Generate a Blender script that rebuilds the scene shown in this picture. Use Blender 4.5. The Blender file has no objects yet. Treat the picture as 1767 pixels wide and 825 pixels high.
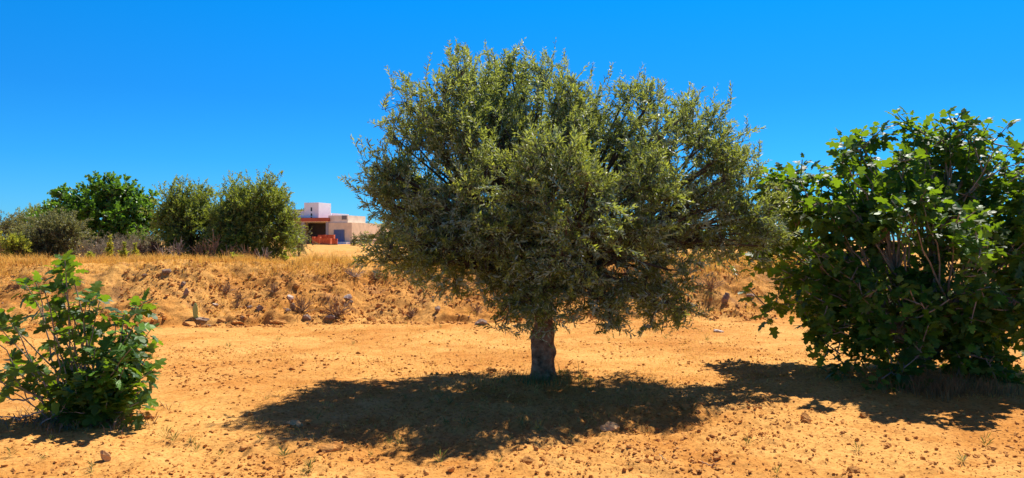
import bpy, math
import numpy as np
from mathutils import Vector

# ------------------------------------------------------------------ camera, sky, sun, exposure
scene = bpy.context.scene
COL = scene.collection
R = math.radians
CAM_H = 1.6
F = 1300.0 / 1767.0                      # focal length in picture widths
cam_d = bpy.data.cameras.new('camera')
cam_d.sensor_width = 36.0
cam_d.lens = 36.0 * F
cam_d.clip_start = 0.05
cam_d.clip_end = 6000.0
cam = bpy.data.objects.new('camera', cam_d)
COL.objects.link(cam)
cam.location = (0, 0, CAM_H)
cam.rotation_euler = (R(90.11), 0, 0)
scene.camera = cam

SUN_EL, SUN_AZ = R(56.5), R(31.0)        # azimuth from +Y towards +X
world = bpy.data.worlds.new('World')
scene.world = world
world.use_nodes = True
wn, wl = world.node_tree.nodes, world.node_tree.links
wn.clear()
sky = wn.new('ShaderNodeTexSky')
sky.sky_type = 'NISHITA'
sky.sun_disc = False
sky.sun_elevation = SUN_EL
sky.sun_rotation = SUN_AZ
sky.altitude = 0
sky.air_density = 1.0
sky.dust_density = 0.0
sky.ozone_density = 3.0
# deep, saturated summer blue low down: the physical sky graded by elevation
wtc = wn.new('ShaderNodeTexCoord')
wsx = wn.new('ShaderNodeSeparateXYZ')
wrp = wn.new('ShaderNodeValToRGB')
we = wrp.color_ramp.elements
SKY = [(0.03, (0.14, 0.51, 0.97)), (0.10, (0.075, 0.49, 0.93)), (0.18, (0.045, 0.48, 0.95)), (0.30, (0.012, 0.57, 1.04)), (0.45, (0.10, 0.42, 0.80)), (0.85, (0.50, 0.30, 0.52))]  # top stops: unseen zenith dimmed towards violet so ground shade turns less green
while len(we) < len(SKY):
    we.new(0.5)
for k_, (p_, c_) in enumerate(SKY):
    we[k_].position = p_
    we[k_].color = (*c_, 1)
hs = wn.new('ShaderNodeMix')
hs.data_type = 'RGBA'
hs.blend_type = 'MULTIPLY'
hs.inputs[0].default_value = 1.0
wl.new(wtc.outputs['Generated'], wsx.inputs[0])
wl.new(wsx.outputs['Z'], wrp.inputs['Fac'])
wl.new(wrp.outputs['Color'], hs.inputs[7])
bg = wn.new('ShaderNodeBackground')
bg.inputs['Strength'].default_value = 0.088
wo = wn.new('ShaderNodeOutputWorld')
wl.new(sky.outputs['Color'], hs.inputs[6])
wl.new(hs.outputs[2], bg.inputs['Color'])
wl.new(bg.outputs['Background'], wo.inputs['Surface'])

sun_d = bpy.data.lights.new('sun', 'SUN')
sun_d.energy = 4.6
sun_d.angle = R(0.53)
sun_d.color = (1.0, 0.94, 0.84)
sun = bpy.data.objects.new('sun', sun_d)
COL.objects.link(sun)
S = Vector((math.sin(SUN_AZ) * math.cos(SUN_EL), math.cos(SUN_AZ) * math.cos(SUN_EL), math.sin(SUN_EL)))
sun.rotation_euler = S.to_track_quat('Z', 'Y').to_euler()
sun.location = (30, 50, 60)

vs = scene.view_settings
vs.view_transform = 'Standard'
vs.look = 'None'
vs.exposure = 0.80
vs.gamma = 1.0
vs.use_curve_mapping = False
scene.cycles.max_bounces = 8
scene.cycles.diffuse_bounces = 4
scene.cycles.transmission_bounces = 5

# ------------------------------------------------------------------ helpers
def px(u, v, Y):
    """photo pixel (1767 wide) at depth Y -> world point"""
    return np.array([(u - 883.5) / 1300.0 * Y, Y, CAM_H - (v - 415.0) / 1300.0 * Y])

def _hash(i, j, seed):
    h = (i.astype(np.int64) * 374761393 + j.astype(np.int64) * 668265263 + seed * 1442695041) & 0xFFFFFFFF
    h = ((h ^ (h >> 13)) * 1274126177) & 0xFFFFFFFF
    return ((h ^ (h >> 16)) & 0xFFFFFF) / float(0xFFFFFF)

def vnoise(x, y, seed=0):
    x, y = np.asarray(x, float), np.asarray(y, float)
    i, j = np.floor(x), np.floor(y)
    fx, fy = x - i, y - j
    fx, fy = fx * fx * fx * (fx * (fx * 6 - 15) + 10), fy * fy * fy * (fy * (fy * 6 - 15) + 10)
    a, b = _hash(i, j, seed), _hash(i + 1, j, seed)
    c, d = _hash(i, j + 1, seed), _hash(i + 1, j + 1, seed)
    return (a + (b - a) * fx) * (1 - fy) + (c + (d - c) * fx) * fy

def fbm(x, y, seed=0, octaves=4, gain=0.5):
    s, amp, tot = 0.0, 1.0, 0.0
    for o in range(octaves):
        ca, sa = math.cos(0.6 * o + seed), math.sin(0.6 * o + seed)
        s = s + amp * (vnoise((x * ca - y * sa) * 2 ** o + 17.3 * o, (x * sa + y * ca) * 2 ** o - 9.1 * o, seed + o) - 0.5)
        tot += amp
        amp *= gain
    return s / tot * 2.0                 # about -1..1

def sstep(t):
    t = np.clip(t, 0, 1)
    return t * t * (3 - 2 * t)

def foot(x):
    return 14.9 + 0.22 * fbm(np.asarray(x) * 2.1, np.zeros_like(np.asarray(x, float)) + 7.0, 6, 3) + 0.13 * np.clip(x, -14, 14) + 0.55 * fbm(np.asarray(x) * 0.33, np.zeros_like(np.asarray(x, float)), 5, 3)

TERR = 1.10
def height(x, y, fine=True):
    x, y = np.asarray(x, float), np.asarray(y, float)
    f = foot(x)
    t = (y - f) / 2.7
    wob = 0.10 * fbm(x * 1.1, y * 1.1, 11, 3)
    s = sstep(t + wob)
    z = (TERR + 0.09 * fbm(x * 0.5, y * 0.25, 13, 3)) * s
    slope = sstep((t + 0.10) / 0.2) * sstep((1.25 - t) / 0.4)
    led = sstep((y - f + 0.25 * fbm(x * 2.3, y * 0.4, 21, 3)) / 0.14) * sstep((1.3 - t) / 0.9)
    ledw = np.clip(0.55 + 1.2 * fbm(x * 0.45, x * 0 + 3.0, 31, 3), 0, 1) * np.exp(-((x + 2.2) / 6.5) ** 2)
    z = z + 0.17 * led * ledw
    z = z + slope * (0.13 * fbm(x * 1.3, y * 1.3, 41, 5, 0.6) - 0.05 * np.abs(fbm(x * 2.3, y * 2.3, 43, 5, 0.65)) + 0.075 * fbm(x * 6.0, y * 7.0, 45, 5, 0.75))
    far = np.clip((y - f) / 12.0, 0, 1)
    near = 1 - sstep((y - 40) / 60)
    z = z + near * (0.035 * fbm(x * 0.7, y * 0.7, 51, 3))
    if fine:
        rough = 0.55 + 0.8 * sstep((8.0 - y) / 2.5) * np.clip(0.6 + 1.3 * fbm(x * 0.6, y * 0.6, 63, 3), 0, 1.3) + 1.5 * np.exp(-(((x - 0.8) / 2.2) ** 2 + ((y - 7.0) / 1.3) ** 2)) + 0.5 * np.clip(fbm(x * 0.5, y * 0.5, 61, 2), 0, 1)
        z = z + near * (1 - 0.6 * far) * rough * (0.030 * fbm(x * 3.0, y * 3.0, 71, 3) + 0.016 * np.abs(fbm(x * 8.0, y * 8.0, 73, 2)) + 0.010 * fbm(x * 18.0, y * 18.0, 75, 2))
        z = z + 0.05 * np.exp(-(((x - 0.37) / 0.7) ** 2 + ((y - 8.5) / 0.7) ** 2)) + 0.06 * np.exp(-(((x - 4.9) / 1.6) ** 2 + ((y - 8.9) / 1.0) ** 2))
    return z

def H(x, y):
    return float(height(np.array([x]), np.array([y]))[0])

def obj(name, V, faces, m=None, parent=None, smooth=False, attrs=None, loc=None):
    """one mesh object from numpy arrays; faces = list of (n,k) index arrays"""
    V = np.asarray(V, np.float32)
    if loc is not None:
        V = V - np.asarray(loc, np.float32)
    me = bpy.data.meshes.new(name)
    me.vertices.add(len(V))
    me.vertices.foreach_set('co', V.ravel())
    faces = [np.asarray(f, np.int32) for f in faces if len(f)]
    li = np.concatenate([f.ravel() for f in faces])
    tot = np.concatenate([np.full(len(f), f.shape[1], np.int32) for f in faces])
    start = np.concatenate([[0], np.cumsum(tot)[:-1]]).astype(np.int32)
    me.loops.add(len(li))
    me.loops.foreach_set('vertex_index', li)
    me.polygons.add(len(tot))
    me.polygons.foreach_set('loop_start', start)
    if smooth:
        me.polygons.foreach_set('use_smooth', np.ones(len(tot), bool))
    else:
        me.polygons.foreach_set('use_smooth', np.zeros(len(tot), bool))
    if attrs:
        for k, a in attrs.items():
            at = me.attributes.new(k, 'FLOAT', 'POINT')
            at.data.foreach_set('value', np.asarray(a, np.float32))
    me.update(calc_edges=True)
    if m is not None:
        me.materials.append(m)
    o = bpy.data.objects.new(name, me)
    COL.objects.link(o)
    if loc is not None and parent is None:
        o.location = loc
    if parent is not None:
        o.parent = parent
    return o

def tag(o, label=None, cat=None, group=None, kind=None):
    if label: o['label'] = label
    if cat: o['category'] = cat
    if group: o['group'] = group
    if kind: o['kind'] = kind
    return o

def thing(name, label, cat, loc, group=None):
    o = bpy.data.objects.new(name, None)
    o.empty_display_size = 0.2
    COL.objects.link(o)
    o.location = [float(v) for v in loc]
    return tag(o, label, cat, group)

def copy_tree(o, parent=None):
    c = o.copy()
    COL.objects.link(c)
    c.parent = parent
    for ch in list(o.children):
        copy_tree(ch, c)
    return c

def norm(a):
    return a / np.maximum(np.linalg.norm(a, axis=-1, keepdims=True), 1e-9)

def tubes(paths, radii, k=6):
    """(N,m,3) paths with (N,m) radii -> verts, quads"""
    paths = np.asarray(paths, float)
    N, m, _ = paths.shape
    T = np.gradient(paths, axis=1)
    T = norm(T)
    ref = np.where(np.abs(T[..., 2:3]) > 0.9, np.array([1.0, 0, 0]), np.array([0, 0, 1.0]))
    ref = np.repeat(ref[:, :1], m, axis=1)
    A = norm(np.cross(T, ref))
    B = np.cross(T, A)
    ang = np.arange(k) * 2 * np.pi / k
    ring = A[:, :, None, :] * np.cos(ang)[None, None, :, None] + B[:, :, None, :] * np.sin(ang)[None, None, :, None]
    V = paths[:, :, None, :] + ring * np.asarray(radii)[:, :, None, None]
    V = V.reshape(-1, 3)
    n = np.arange(N)[:, None, None] * (m * k)
    i = np.arange(m - 1)[None, :, None] * k
    j = np.arange(k)[None, None, :]
    j2 = (j + 1) % k
    Q = np.stack([n + i + j, n + i + j2, n + i + k + j2, n + i + k + j], -1).reshape(-1, 4)
    return V, Q

def bez(p0, p1, p2, m):
    """quadratic curves, arrays (N,3) -> (N,m,3)"""
    t = np.linspace(0, 1, m)[None, :, None]
    return (1 - t) ** 2 * p0[:, None] + 2 * (1 - t) * t * p1[:, None] + t ** 2 * p2[:, None]

def join(parts):
    """list of (V, F) with one face size -> (V, F)"""
    Vs, Fs, n = [], [], 0
    for V, Fc in parts:
        Vs.append(V); Fs.append(np.asarray(Fc) + n); n += len(V)
    return np.concatenate(Vs), np.concatenate(Fs)

def box(x0, x1, y0, y1, z0, z1):
    V = np.array([[x, y, z] for z in (z0, z1) for (x, y) in ((x0, y0), (x1, y0), (x1, y1), (x0, y1))], float)
    Q = np.array([[3, 2, 1, 0], [4, 5, 6, 7], [0, 1, 5, 4], [1, 2, 6, 5], [2, 3, 7, 6], [3, 0, 4, 7]])
    return V, Q

# ------------------------------------------------------------------ materials
def new_mat(name):
    m = bpy.data.materials.new(name)
    m.use_nodes = True
    n = m.node_tree.nodes
    n.clear()
    out = n.new('ShaderNodeOutputMaterial')
    return m, n, m.node_tree.links, out

def ramp(n, stops):
    r = n.new('ShaderNodeValToRGB')
    e = r.color_ramp.elements
    while len(e) < len(stops):
        e.new(0.5)
    for k, (p, c) in enumerate(stops):
        e[k].position = p
        e[k].color = (*c, 1)
    return r

def noise(n, l, scale, detail=4, rough=0.55, src='Object'):
    tc = n.new('ShaderNodeTexCoord')
    t = n.new('ShaderNodeTexNoise')
    t.inputs['Scale'].default_value = scale
    t.inputs['Detail'].default_value = detail
    t.inputs['Roughness'].default_value = rough
    l.new(tc.outputs[src], t.inputs['Vector'])
    return t

def mixc(n, l, fac, a, b, mode='MIX'):
    m = n.new('ShaderNodeMix')
    m.data_type = 'RGBA'
    m.blend_type = mode
    for sock, val in ((m.inputs[0], fac), (m.inputs[6], a), (m.inputs[7], b)):
        if isinstance(val, bpy.types.NodeSocket):
            l.new(val, sock)
        elif isinstance(val, (int, float)):
            sock.default_value = val
        else:
            sock.default_value = (*val, 1)
    return m.outputs[2]

def rough_mat(name, stops, scale=3.0, rough=0.9, bump=0.3, bscale=40.0, dist=0.01, detail=5, spec=0.2):
    """noise-coloured rough surface with a bump"""
    m, n, l, out = new_mat(name)
    t = noise(n, l, scale, detail)
    r = ramp(n, stops)
    l.new(t.outputs['Fac'], r.inputs['Fac'])
    p = n.new('ShaderNodeBsdfPrincipled')
    p.inputs['Roughness'].default_value = rough
    p.inputs['Specular IOR Level'].default_value = spec
    l.new(r.outputs['Color'], p.inputs['Base Color'])
    b = noise(n, l, bscale, 4)
    bp = n.new('ShaderNodeBump')
    bp.inputs['Strength'].default_value = bump
    bp.inputs['Distance'].default_value = dist
    l.new(b.outputs['Fac'], bp.inputs['Height'])
    l.new(bp.outputs['Normal'], p.inputs['Normal'])
    l.new(p.outputs['BSDF'], out.inputs['Surface'])
    return m

def soil_mat(name):
    m, n, l, out = new_mat(name)
    big = noise(n, l, 0.55, 6, 0.65)
    mid = noise(n, l, 2.6, 6, 0.62)
    fine = noise(n, l, 30.0, 5, 0.6)
    c1 = ramp(n, [(0.30, (0.44, 0.175, 0.036)), (0.50, (0.58, 0.270, 0.062)), (0.72, (0.70, 0.375, 0.115))])
    l.new(mid.outputs['Fac'], c1.inputs['Fac'])
    c2 = ramp(n, [(0.40, (0.45, 0.175, 0.032)), (0.58, (0.70, 0.380, 0.110))])
    l.new(big.outputs['Fac'], c2.inputs['Fac'])
    c = mixc(n, l, 0.55, c1.outputs['Color'], c2.outputs['Color'])
    c3 = ramp(n, [(0.34, (0.48, 0.40, 0.32)), (0.50, (0.98, 0.98, 0.98)), (0.75, (1.10, 1.12, 1.15))])
    l.new(fine.outputs['Fac'], c3.inputs['Fac'])
    c = mixc(n, l, 0.8, c, c3.outputs['Color'], 'MULTIPLY')
    # yellower, strawy soil on the upper terrace (litter of dry grass)
    geo = n.new('ShaderNodeNewGeometry')
    sx = n.new('ShaderNodeSeparateXYZ')
    l.new(geo.outputs['Position'], sx.inputs[0])
    mr = n.new('ShaderNodeMapRange')
    mr.inputs['From Min'].default_value = 0.75
    mr.inputs['From Max'].default_value = 1.2
    mr.inputs['To Max'].default_value = 0.55
    l.new(sx.outputs['Z'], mr.inputs['Value'])
    c = mixc(n, l, mr.outputs[0], c, (0.62, 0.345, 0.090))
    pt = noise(n, l, 1.7, 6, 0.65)
    pr = ramp(n, [(0.52, (0, 0, 0)), (0.68, (0.55, 0.55, 0.55))])
    l.new(pt.outputs['Fac'], pr.inputs['Fac'])
    bx = n.new('ShaderNodeMapRange')
    bx.inputs['From Min'].default_value = 0.04
    bx.inputs['From Max'].default_value = 0.3
    l.new(sx.outputs['Z'], bx.inputs['Value'])
    mu = n.new('ShaderNodeMath')
    mu.operation = 'MULTIPLY'
    l.new(pr.outputs['Color'], mu.inputs[0])
    l.new(bx.outputs[0], mu.inputs[1])
    c = mixc(n, l, mu.outputs[0], c, (0.36, 0.175, 0.085))
    p = n.new('ShaderNodeBsdfPrincipled')
    p.inputs['Roughness'].default_value = 0.95
    p.inputs['Specular IOR Level'].default_value = 0.08
    l.new(c, p.inputs['Base Color'])
    bn = noise(n, l, 45.0, 6, 0.7)
    bp = n.new('ShaderNodeBump')
    bp.inputs['Strength'].default_value = 0.7
    bp.inputs['Distance'].default_value = 0.02
    l.new(bn.outputs['Fac'], bp.inputs['Height'])
    l.new(bp.outputs['Normal'], p.inputs['Normal'])
    l.new(p.outputs['BSDF'], out.inputs['Surface'])
    return m

def leaf_mat(name, top, top2, under, glow, trans=0.35, rough=0.45, spec=0.4):
    """leaf: two tones picked per leaf, paler underside, light shining through"""
    m, n, l, out = new_mat(name)
    at = n.new('ShaderNodeAttribute')
    at.attribute_name = 'vary'
    rp = ramp(n, [(0.0, tuple(0.6 * v for v in top)), (0.55, top), (0.85, top2), (1.0, tuple(min(1, 1.35 * v) for v in top2))])
    l.new(at.outputs['Fac'], rp.inputs['Fac'])
    geo = n.new('ShaderNodeNewGeometry')
    c = mixc(n, l, geo.outputs['Backfacing'], rp.outputs['Color'], under)
    p = n.new('ShaderNodeBsdfPrincipled')
    p.inputs['Roughness'].default_value = rough
    p.inputs['Specular IOR Level'].default_value = spec
    l.new(c, p.inputs['Base Color'])
    tr = n.new('ShaderNodeBsdfTranslucent')
    gl = mixc(n, l, at.outputs['Fac'], tuple(0.7 * v for v in glow), glow)
    l.new(gl, tr.inputs['Color'])
    mx = n.new('ShaderNodeMixShader')
    mx.inputs[0].default_value = trans
    l.new(p.outputs['BSDF'], mx.inputs[1])
    l.new(tr.outputs['BSDF'], mx.inputs[2])
    l.new(mx.outputs['Shader'], out.inputs['Surface'])
    return m

def paint(name, col, rough=0.8, scale=1.2, amt=0.12):
    lo = tuple(v * (1 - amt) for v in col)
    hi = tuple(min(1, v * (1 + amt * 0.5)) for v in col)
    return rough_mat(name, [(0.35, lo), (0.6, hi)], scale, rough, 0.15, 25.0, 0.01)

M = {}
M['soil'] = soil_mat('orange_soil')
M['clod'] = rough_mat('earth_clod', [(0.3, (0.44, 0.175, 0.036)), (0.7, (0.64, 0.31, 0.085))], 9.0, 0.95, 0.8, 60.0, 0.01)
M['stone_pale'] = rough_mat('pale_stone', [(0.3, (0.50, 0.27, 0.10)), (0.7, (0.66, 0.40, 0.18))], 8.0, 0.9, 0.6, 50.0, 0.01)
M['stone_grey'] = rough_mat('grey_stone', [(0.3, (0.17, 0.105, 0.075)), (0.7, (0.36, 0.25, 0.18))], 6.0, 0.9, 0.7, 30.0, 0.02)
M['stone_white'] = rough_mat('white_stone', [(0.3, (0.50, 0.38, 0.28)), (0.7, (0.68, 0.57, 0.46))], 8.0, 0.9, 0.4, 50.0, 0.01)
M['bark_olive'] = rough_mat('olive_bark', [(0.32, (0.10, 0.052, 0.028)), (0.5, (0.29, 0.165, 0.090)), (0.7, (0.46, 0.29, 0.17))], 14.0, 0.95, 1.0, 38.0, 0.03, 7)
M['bark_fig'] = rough_mat('fig_bark', [(0.3, (0.20, 0.14, 0.10)), (0.7, (0.40, 0.31, 0.24))], 10.0, 0.85, 0.4, 60.0, 0.006)
M['bark_dark'] = rough_mat('dark_bark', [(0.3, (0.05, 0.035, 0.025)), (0.7, (0.13, 0.095, 0.07))], 8.0, 0.95, 0.5, 30.0, 0.02)
M['dead_wood'] = rough_mat('dead_wood', [(0.3, (0.25, 0.17, 0.12)), (0.7, (0.48, 0.39, 0.31))], 12.0, 0.9, 0.3, 60.0, 0.005)
M['dead_brown'] = rough_mat('dead_brown_stalk', [(0.3, (0.20, 0.115, 0.065)), (0.7, (0.36, 0.23, 0.14))], 6.0, 0.9, 0.3, 60.0, 0.005)
M['olive_leaf'] = leaf_mat('olive_leaf', (0.096, 0.143, 0.054), (0.29, 0.33, 0.080), (0.35, 0.44, 0.34), (0.55, 0.62, 0.06), 0.38, 0.45, 0.42)
M['olive_far'] = leaf_mat('far_olive_leaf', (0.085, 0.145, 0.030), (0.20, 0.27, 0.045), (0.18, 0.24, 0.085), (0.48, 0.56, 0.05), 0.40, 0.5, 0.35)
M['olive_grey'] = leaf_mat('greyish_olive_leaf', (0.12, 0.135, 0.050), (0.22, 0.22, 0.075), (0.21, 0.215, 0.11), (0.36, 0.36, 0.09), 0.33, 0.5, 0.35)
M['fig_leaf'] = leaf_mat('fig_leaf', (0.028, 0.090, 0.014), (0.075, 0.185, 0.018), (0.10, 0.20, 0.065), (0.36, 0.58, 0.012), 0.30, 0.50, 0.26)
M['broad_leaf'] = leaf_mat('broad_leaf', (0.055, 0.15, 0.018), (0.11, 0.26, 0.022), (0.09, 0.19, 0.045), (0.30, 0.58, 0.03), 0.34, 0.4, 0.4)
M['lime_leaf'] = leaf_mat('yellow_green_leaf', (0.26, 0.32, 0.04), (0.42, 0.44, 0.05), (0.30, 0.34, 0.08), (0.60, 0.62, 0.05), 0.4, 0.5, 0.3)
M['weed_leaf'] = leaf_mat('weed_leaf', (0.11, 0.12, 0.035), (0.24, 0.22, 0.06), (0.16, 0.19, 0.08), (0.30, 0.36, 0.05), 0.3, 0.55, 0.25)
M['scrub_leaf'] = leaf_mat('grey_scrub_leaf', (0.21, 0.185, 0.12), (0.32, 0.27, 0.18), (0.24, 0.21, 0.15), (0.30, 0.26, 0.14), 0.25, 0.7, 0.1)
M['burnt_leaf'] = leaf_mat('withered_brown_leaf', (0.13, 0.06, 0.04), (0.26, 0.13, 0.075), (0.18, 0.10, 0.07), (0.30, 0.13, 0.05), 0.25, 0.7, 0.1)
M['flower'] = leaf_mat('yellow_flower', (0.62, 0.52, 0.05), (0.75, 0.66, 0.08), (0.55, 0.48, 0.08), (0.75, 0.66, 0.05), 0.35, 0.6, 0.2)
M['dry_grass'] = leaf_mat('dry_grass', (0.60, 0.34, 0.085), (0.80, 0.52, 0.15), (0.64, 0.38, 0.10), (0.85, 0.52, 0.10), 0.45, 0.7, 0.15)
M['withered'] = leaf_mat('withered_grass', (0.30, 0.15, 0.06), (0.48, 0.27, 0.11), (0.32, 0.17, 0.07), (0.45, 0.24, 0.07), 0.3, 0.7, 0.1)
M['cactus'] = rough_mat('cactus_skin', [(0.3, (0.30, 0.36, 0.10)), (0.7, (0.40, 0.46, 0.15))], 20.0, 0.5, 0.2, 80.0, 0.003)
M['white_wall'] = paint('white_plaster', (0.84, 0.88, 0.92), amt=0.05)
M['sand_wall'] = paint('sand_plaster', (0.86, 0.66, 0.43))
M['cream_wall'] = paint('cream_plaster', (0.84, 0.74, 0.60))
M['red_beam'] = paint('red_beam', (0.46, 0.11, 0.06), 0.7)
M['grey'] = paint('dark_grey_metal', (0.20, 0.19, 0.19))
M['concrete'] = paint('grey_concrete', (0.42, 0.39, 0.37))
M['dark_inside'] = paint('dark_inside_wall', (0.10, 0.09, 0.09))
M['blue_door'] = paint('blue_grey_door', (0.10, 0.15, 0.30), 0.5)
M['door_frame'] = paint('door_frame', (0.18, 0.21, 0.28), 0.5)
M['glass'] = paint('dark_window_glass', (0.03, 0.035, 0.045), 0.15)
M['brick'] = rough_mat('red_brick', [(0.3, (0.50, 0.10, 0.035)), (0.7, (0.68, 0.18, 0.07))], 4.0, 0.9, 0.4, 20.0, 0.02)

# ------------------------------------------------------------------ ground: one sheet, field, bank and terrace
ys = np.concatenate([np.arange(-3, 4, 0.14), np.arange(4, 18.5, 0.034), np.arange(18.5, 32, 0.12),
                     32 * np.exp(np.linspace(0, math.log(4000 / 32.0), 60))])
uc = np.arange(-0.80, 0.8001, 0.0021)
ue = 0.80 + 0.0021 * np.cumsum(1.13 ** np.arange(45))
ue = ue[ue < 2.2]
us = np.concatenate([-ue[::-1], uc, ue])
GX = us[None, :] * (ys[:, None] + 5.0)
GY = np.repeat(ys[:, None], len(us), 1)
GZ = height(GX, GY)
nr, nc = GX.shape
V = np.stack([GX, GY, GZ], -1).reshape(-1, 3)
i = np.arange(nr - 1)[:, None] * nc + np.arange(nc - 1)[None, :]
Q = np.stack([i, i + 1, i + nc + 1, i + nc], -1).reshape(-1, 4)
tag(obj('ground', V, [Q], M['soil'], smooth=True), kind='structure')

# ------------------------------------------------------------------ stones and clods
def ico(sub=1):
    p = (1 + 5 ** 0.5) / 2
    v = [(-1, p, 0), (1, p, 0), (-1, -p, 0), (1, -p, 0), (0, -1, p), (0, 1, p), (0, -1, -p), (0, 1, -p), (p, 0, -1), (p, 0, 1), (-p, 0, -1), (-p, 0, 1)]
    f = [(0, 11, 5), (0, 5, 1), (0, 1, 7), (0, 7, 10), (0, 10, 11), (1, 5, 9), (5, 11, 4), (11, 10, 2), (10, 7, 6), (7, 1, 8), (3, 9, 4), (3, 4, 2), (3, 2, 6), (3, 6, 8), (3, 8, 9), (4, 9, 5), (2, 4, 11), (6, 2, 10), (8, 6, 7), (9, 8, 1)]
    v = [np.array(a) / np.linalg.norm(a) for a in v]
    for _ in range(sub):
        cache, nf = {}, []
        def mid(a, b):
            key = (min(a, b), max(a, b))
            if key not in cache:
                w = v[a] + v[b]
                v.append(w / np.linalg.norm(w))
                cache[key] = len(v) - 1
            return cache[key]
        for a, b, c in f:
            ab, bc, ca = mid(a, b), mid(b, c), mid(c, a)
            nf += [(a, ab, ca), (b, bc, ab), (c, ca, bc), (ab, bc, ca)]
        f = nf
    return np.array(v), np.array(f)

ICO0, ICO1, ICO2, ICO3 = ico(0), ico(1), ico(2), ico(3)

def rock_mesh(rng, size, flat=(1, 1, 0.7), cut=5, base=ICO2):
    base = ICO3 if base is ICO2 and cut >= 6 else base
    cut = cut + 4
    """a lump: sphere with random planes sliced off and a rough skin"""
    v, f = base[0].copy(), base[1]
    for _ in range(cut):
        d = norm(rng.normal(size=3))
        off = rng.uniform(0.42, 0.85)
        over = np.maximum(v @ d - off, 0)
        v = v - over[:, None] * d[None] * 0.92
    v = v * (1 + 0.22 * fbm(v[:, 0] * 2.1 + v[:, 2] * 3 + rng.uniform(0, 50), v[:, 1] * 2.1 + rng.uniform(0, 50), int(rng.integers(1, 90)), 3))[:, None]
    return v * np.array(flat) * size, f

rng = np.random.default_rng(7)
# loose crumbs of earth, too many to count: one object
def crumbs(n, rng):
    d = rng.uniform(0, 1, n)
    y = 4.2 + 13.6 * d ** 1.25
    x = rng.uniform(-0.82, 0.82, n) * (y + 1.0)
    dens = 0.10 + 0.35 * sstep((7.5 - y) / 2.0) + 0.95 * sstep(0.18 + 1.6 * fbm(x * 0.8, y * 0.8, 91, 4, 0.65)) + 0.6 * np.exp(-(((x - 0.8) / 2.6) ** 2 + ((y - 7.2) / 1.4) ** 2))
    dens = dens * np.where(y > 9.0, 0.85, 1.0) + 0.06 * (y > 9.0)
    k = rng.uniform(0, 1.2, n) < dens
    x, y = x[k], y[k]
    xb = rng.uniform(-11.5, 8.5, 16000)
    yb = foot(xb) + rng.uniform(-0.4, 2.7, 16000)
    kb = fbm(xb * 1.3, yb * 1.3, 95, 3) > -0.05
    nb_ = int(kb.sum())
    x, y = np.concatenate([x, xb[kb]]), np.concatenate([y, yb[kb]])
    n = len(x)
    s = 0.0042 * rng.pareto(2.1, n) + 0.0034
    s = np.clip(s, 0, 0.016) * np.where(y < 10, 0.75 + y / 20.0, 1.0)
    s[n - nb_:] *= 2.1
    v0, f0 = ICO0
    Vc = v0[None] * (1 + 0.35 * rng.normal(size=(n, 12, 1))) * s[:, None, None] * np.array([1.15, 1, 0.8])
    a = rng.uniform(0, 6.28, n)
    c, sn = np.cos(a)[:, None], np.sin(a)[:, None]
    Vc = np.stack([Vc[..., 0] * c - Vc[..., 1] * sn, Vc[..., 0] * sn + Vc[..., 1] * c, Vc[..., 2]], -1)
    z = height(x, y) + s * 0.35
    Vc = Vc + np.stack([x, y, z], -1)[:, None, :]
    Fc = f0[None] + np.arange(n)[:, None, None] * 12
    return Vc.reshape(-1, 3), Fc.reshape(-1, 3)
Vc, Fc = crumbs(76000, rng)
tag(obj('soil_crumbs', Vc, [Fc], M['clod']), 'small crumbs of orange earth strewn all over the field', 'crumbs of earth', kind='stuff')

# countable clods
protos = []
for k in range(7):
    v, f = rock_mesh(rng, 1.0, (1, rng.uniform(0.65, 1), rng.uniform(0.45, 0.75)), 7, ICO2)
    me_o = obj('earth_clod', v, [f], M['clod'])
    protos.append(me_o)
n_c = 0
for k in range(900):
    if n_c >= 170:
        break
    Y = 4.6 + 10.0 * rng.uniform() ** 1.3
    X = rng.uniform(-0.72, 0.72) * Y
    w = 0.25 + 0.75 * math.exp(-(((X - 0.9) / 2.6) ** 2 + ((Y - 7.1) / 1.3) ** 2)) + 0.35 * (X > 2 and Y < 7)
    if rng.uniform() > w:
        continue
    s = min(0.055, 0.010 + 0.008 * rng.pareto(1.9)) * (0.8 + Y / 20)
    o = protos[n_c] if n_c < len(protos) else protos[n_c % len(protos)].copy()
    if n_c >= len(protos):
        COL.objects.link(o)
    o.location = (X, Y, H(X, Y) + s * 0.12)
    o.scale = (s, s, s)
    o.rotation_euler = (rng.uniform(-0.4, 0.4), rng.uniform(-0.4, 0.4), rng.uniform(0, 6.28))
    tag(o, 'small orange brown clod of earth lying loose on the sandy field', 'clod', 'loose clods of earth on the field')
    n_c += 1

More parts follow.
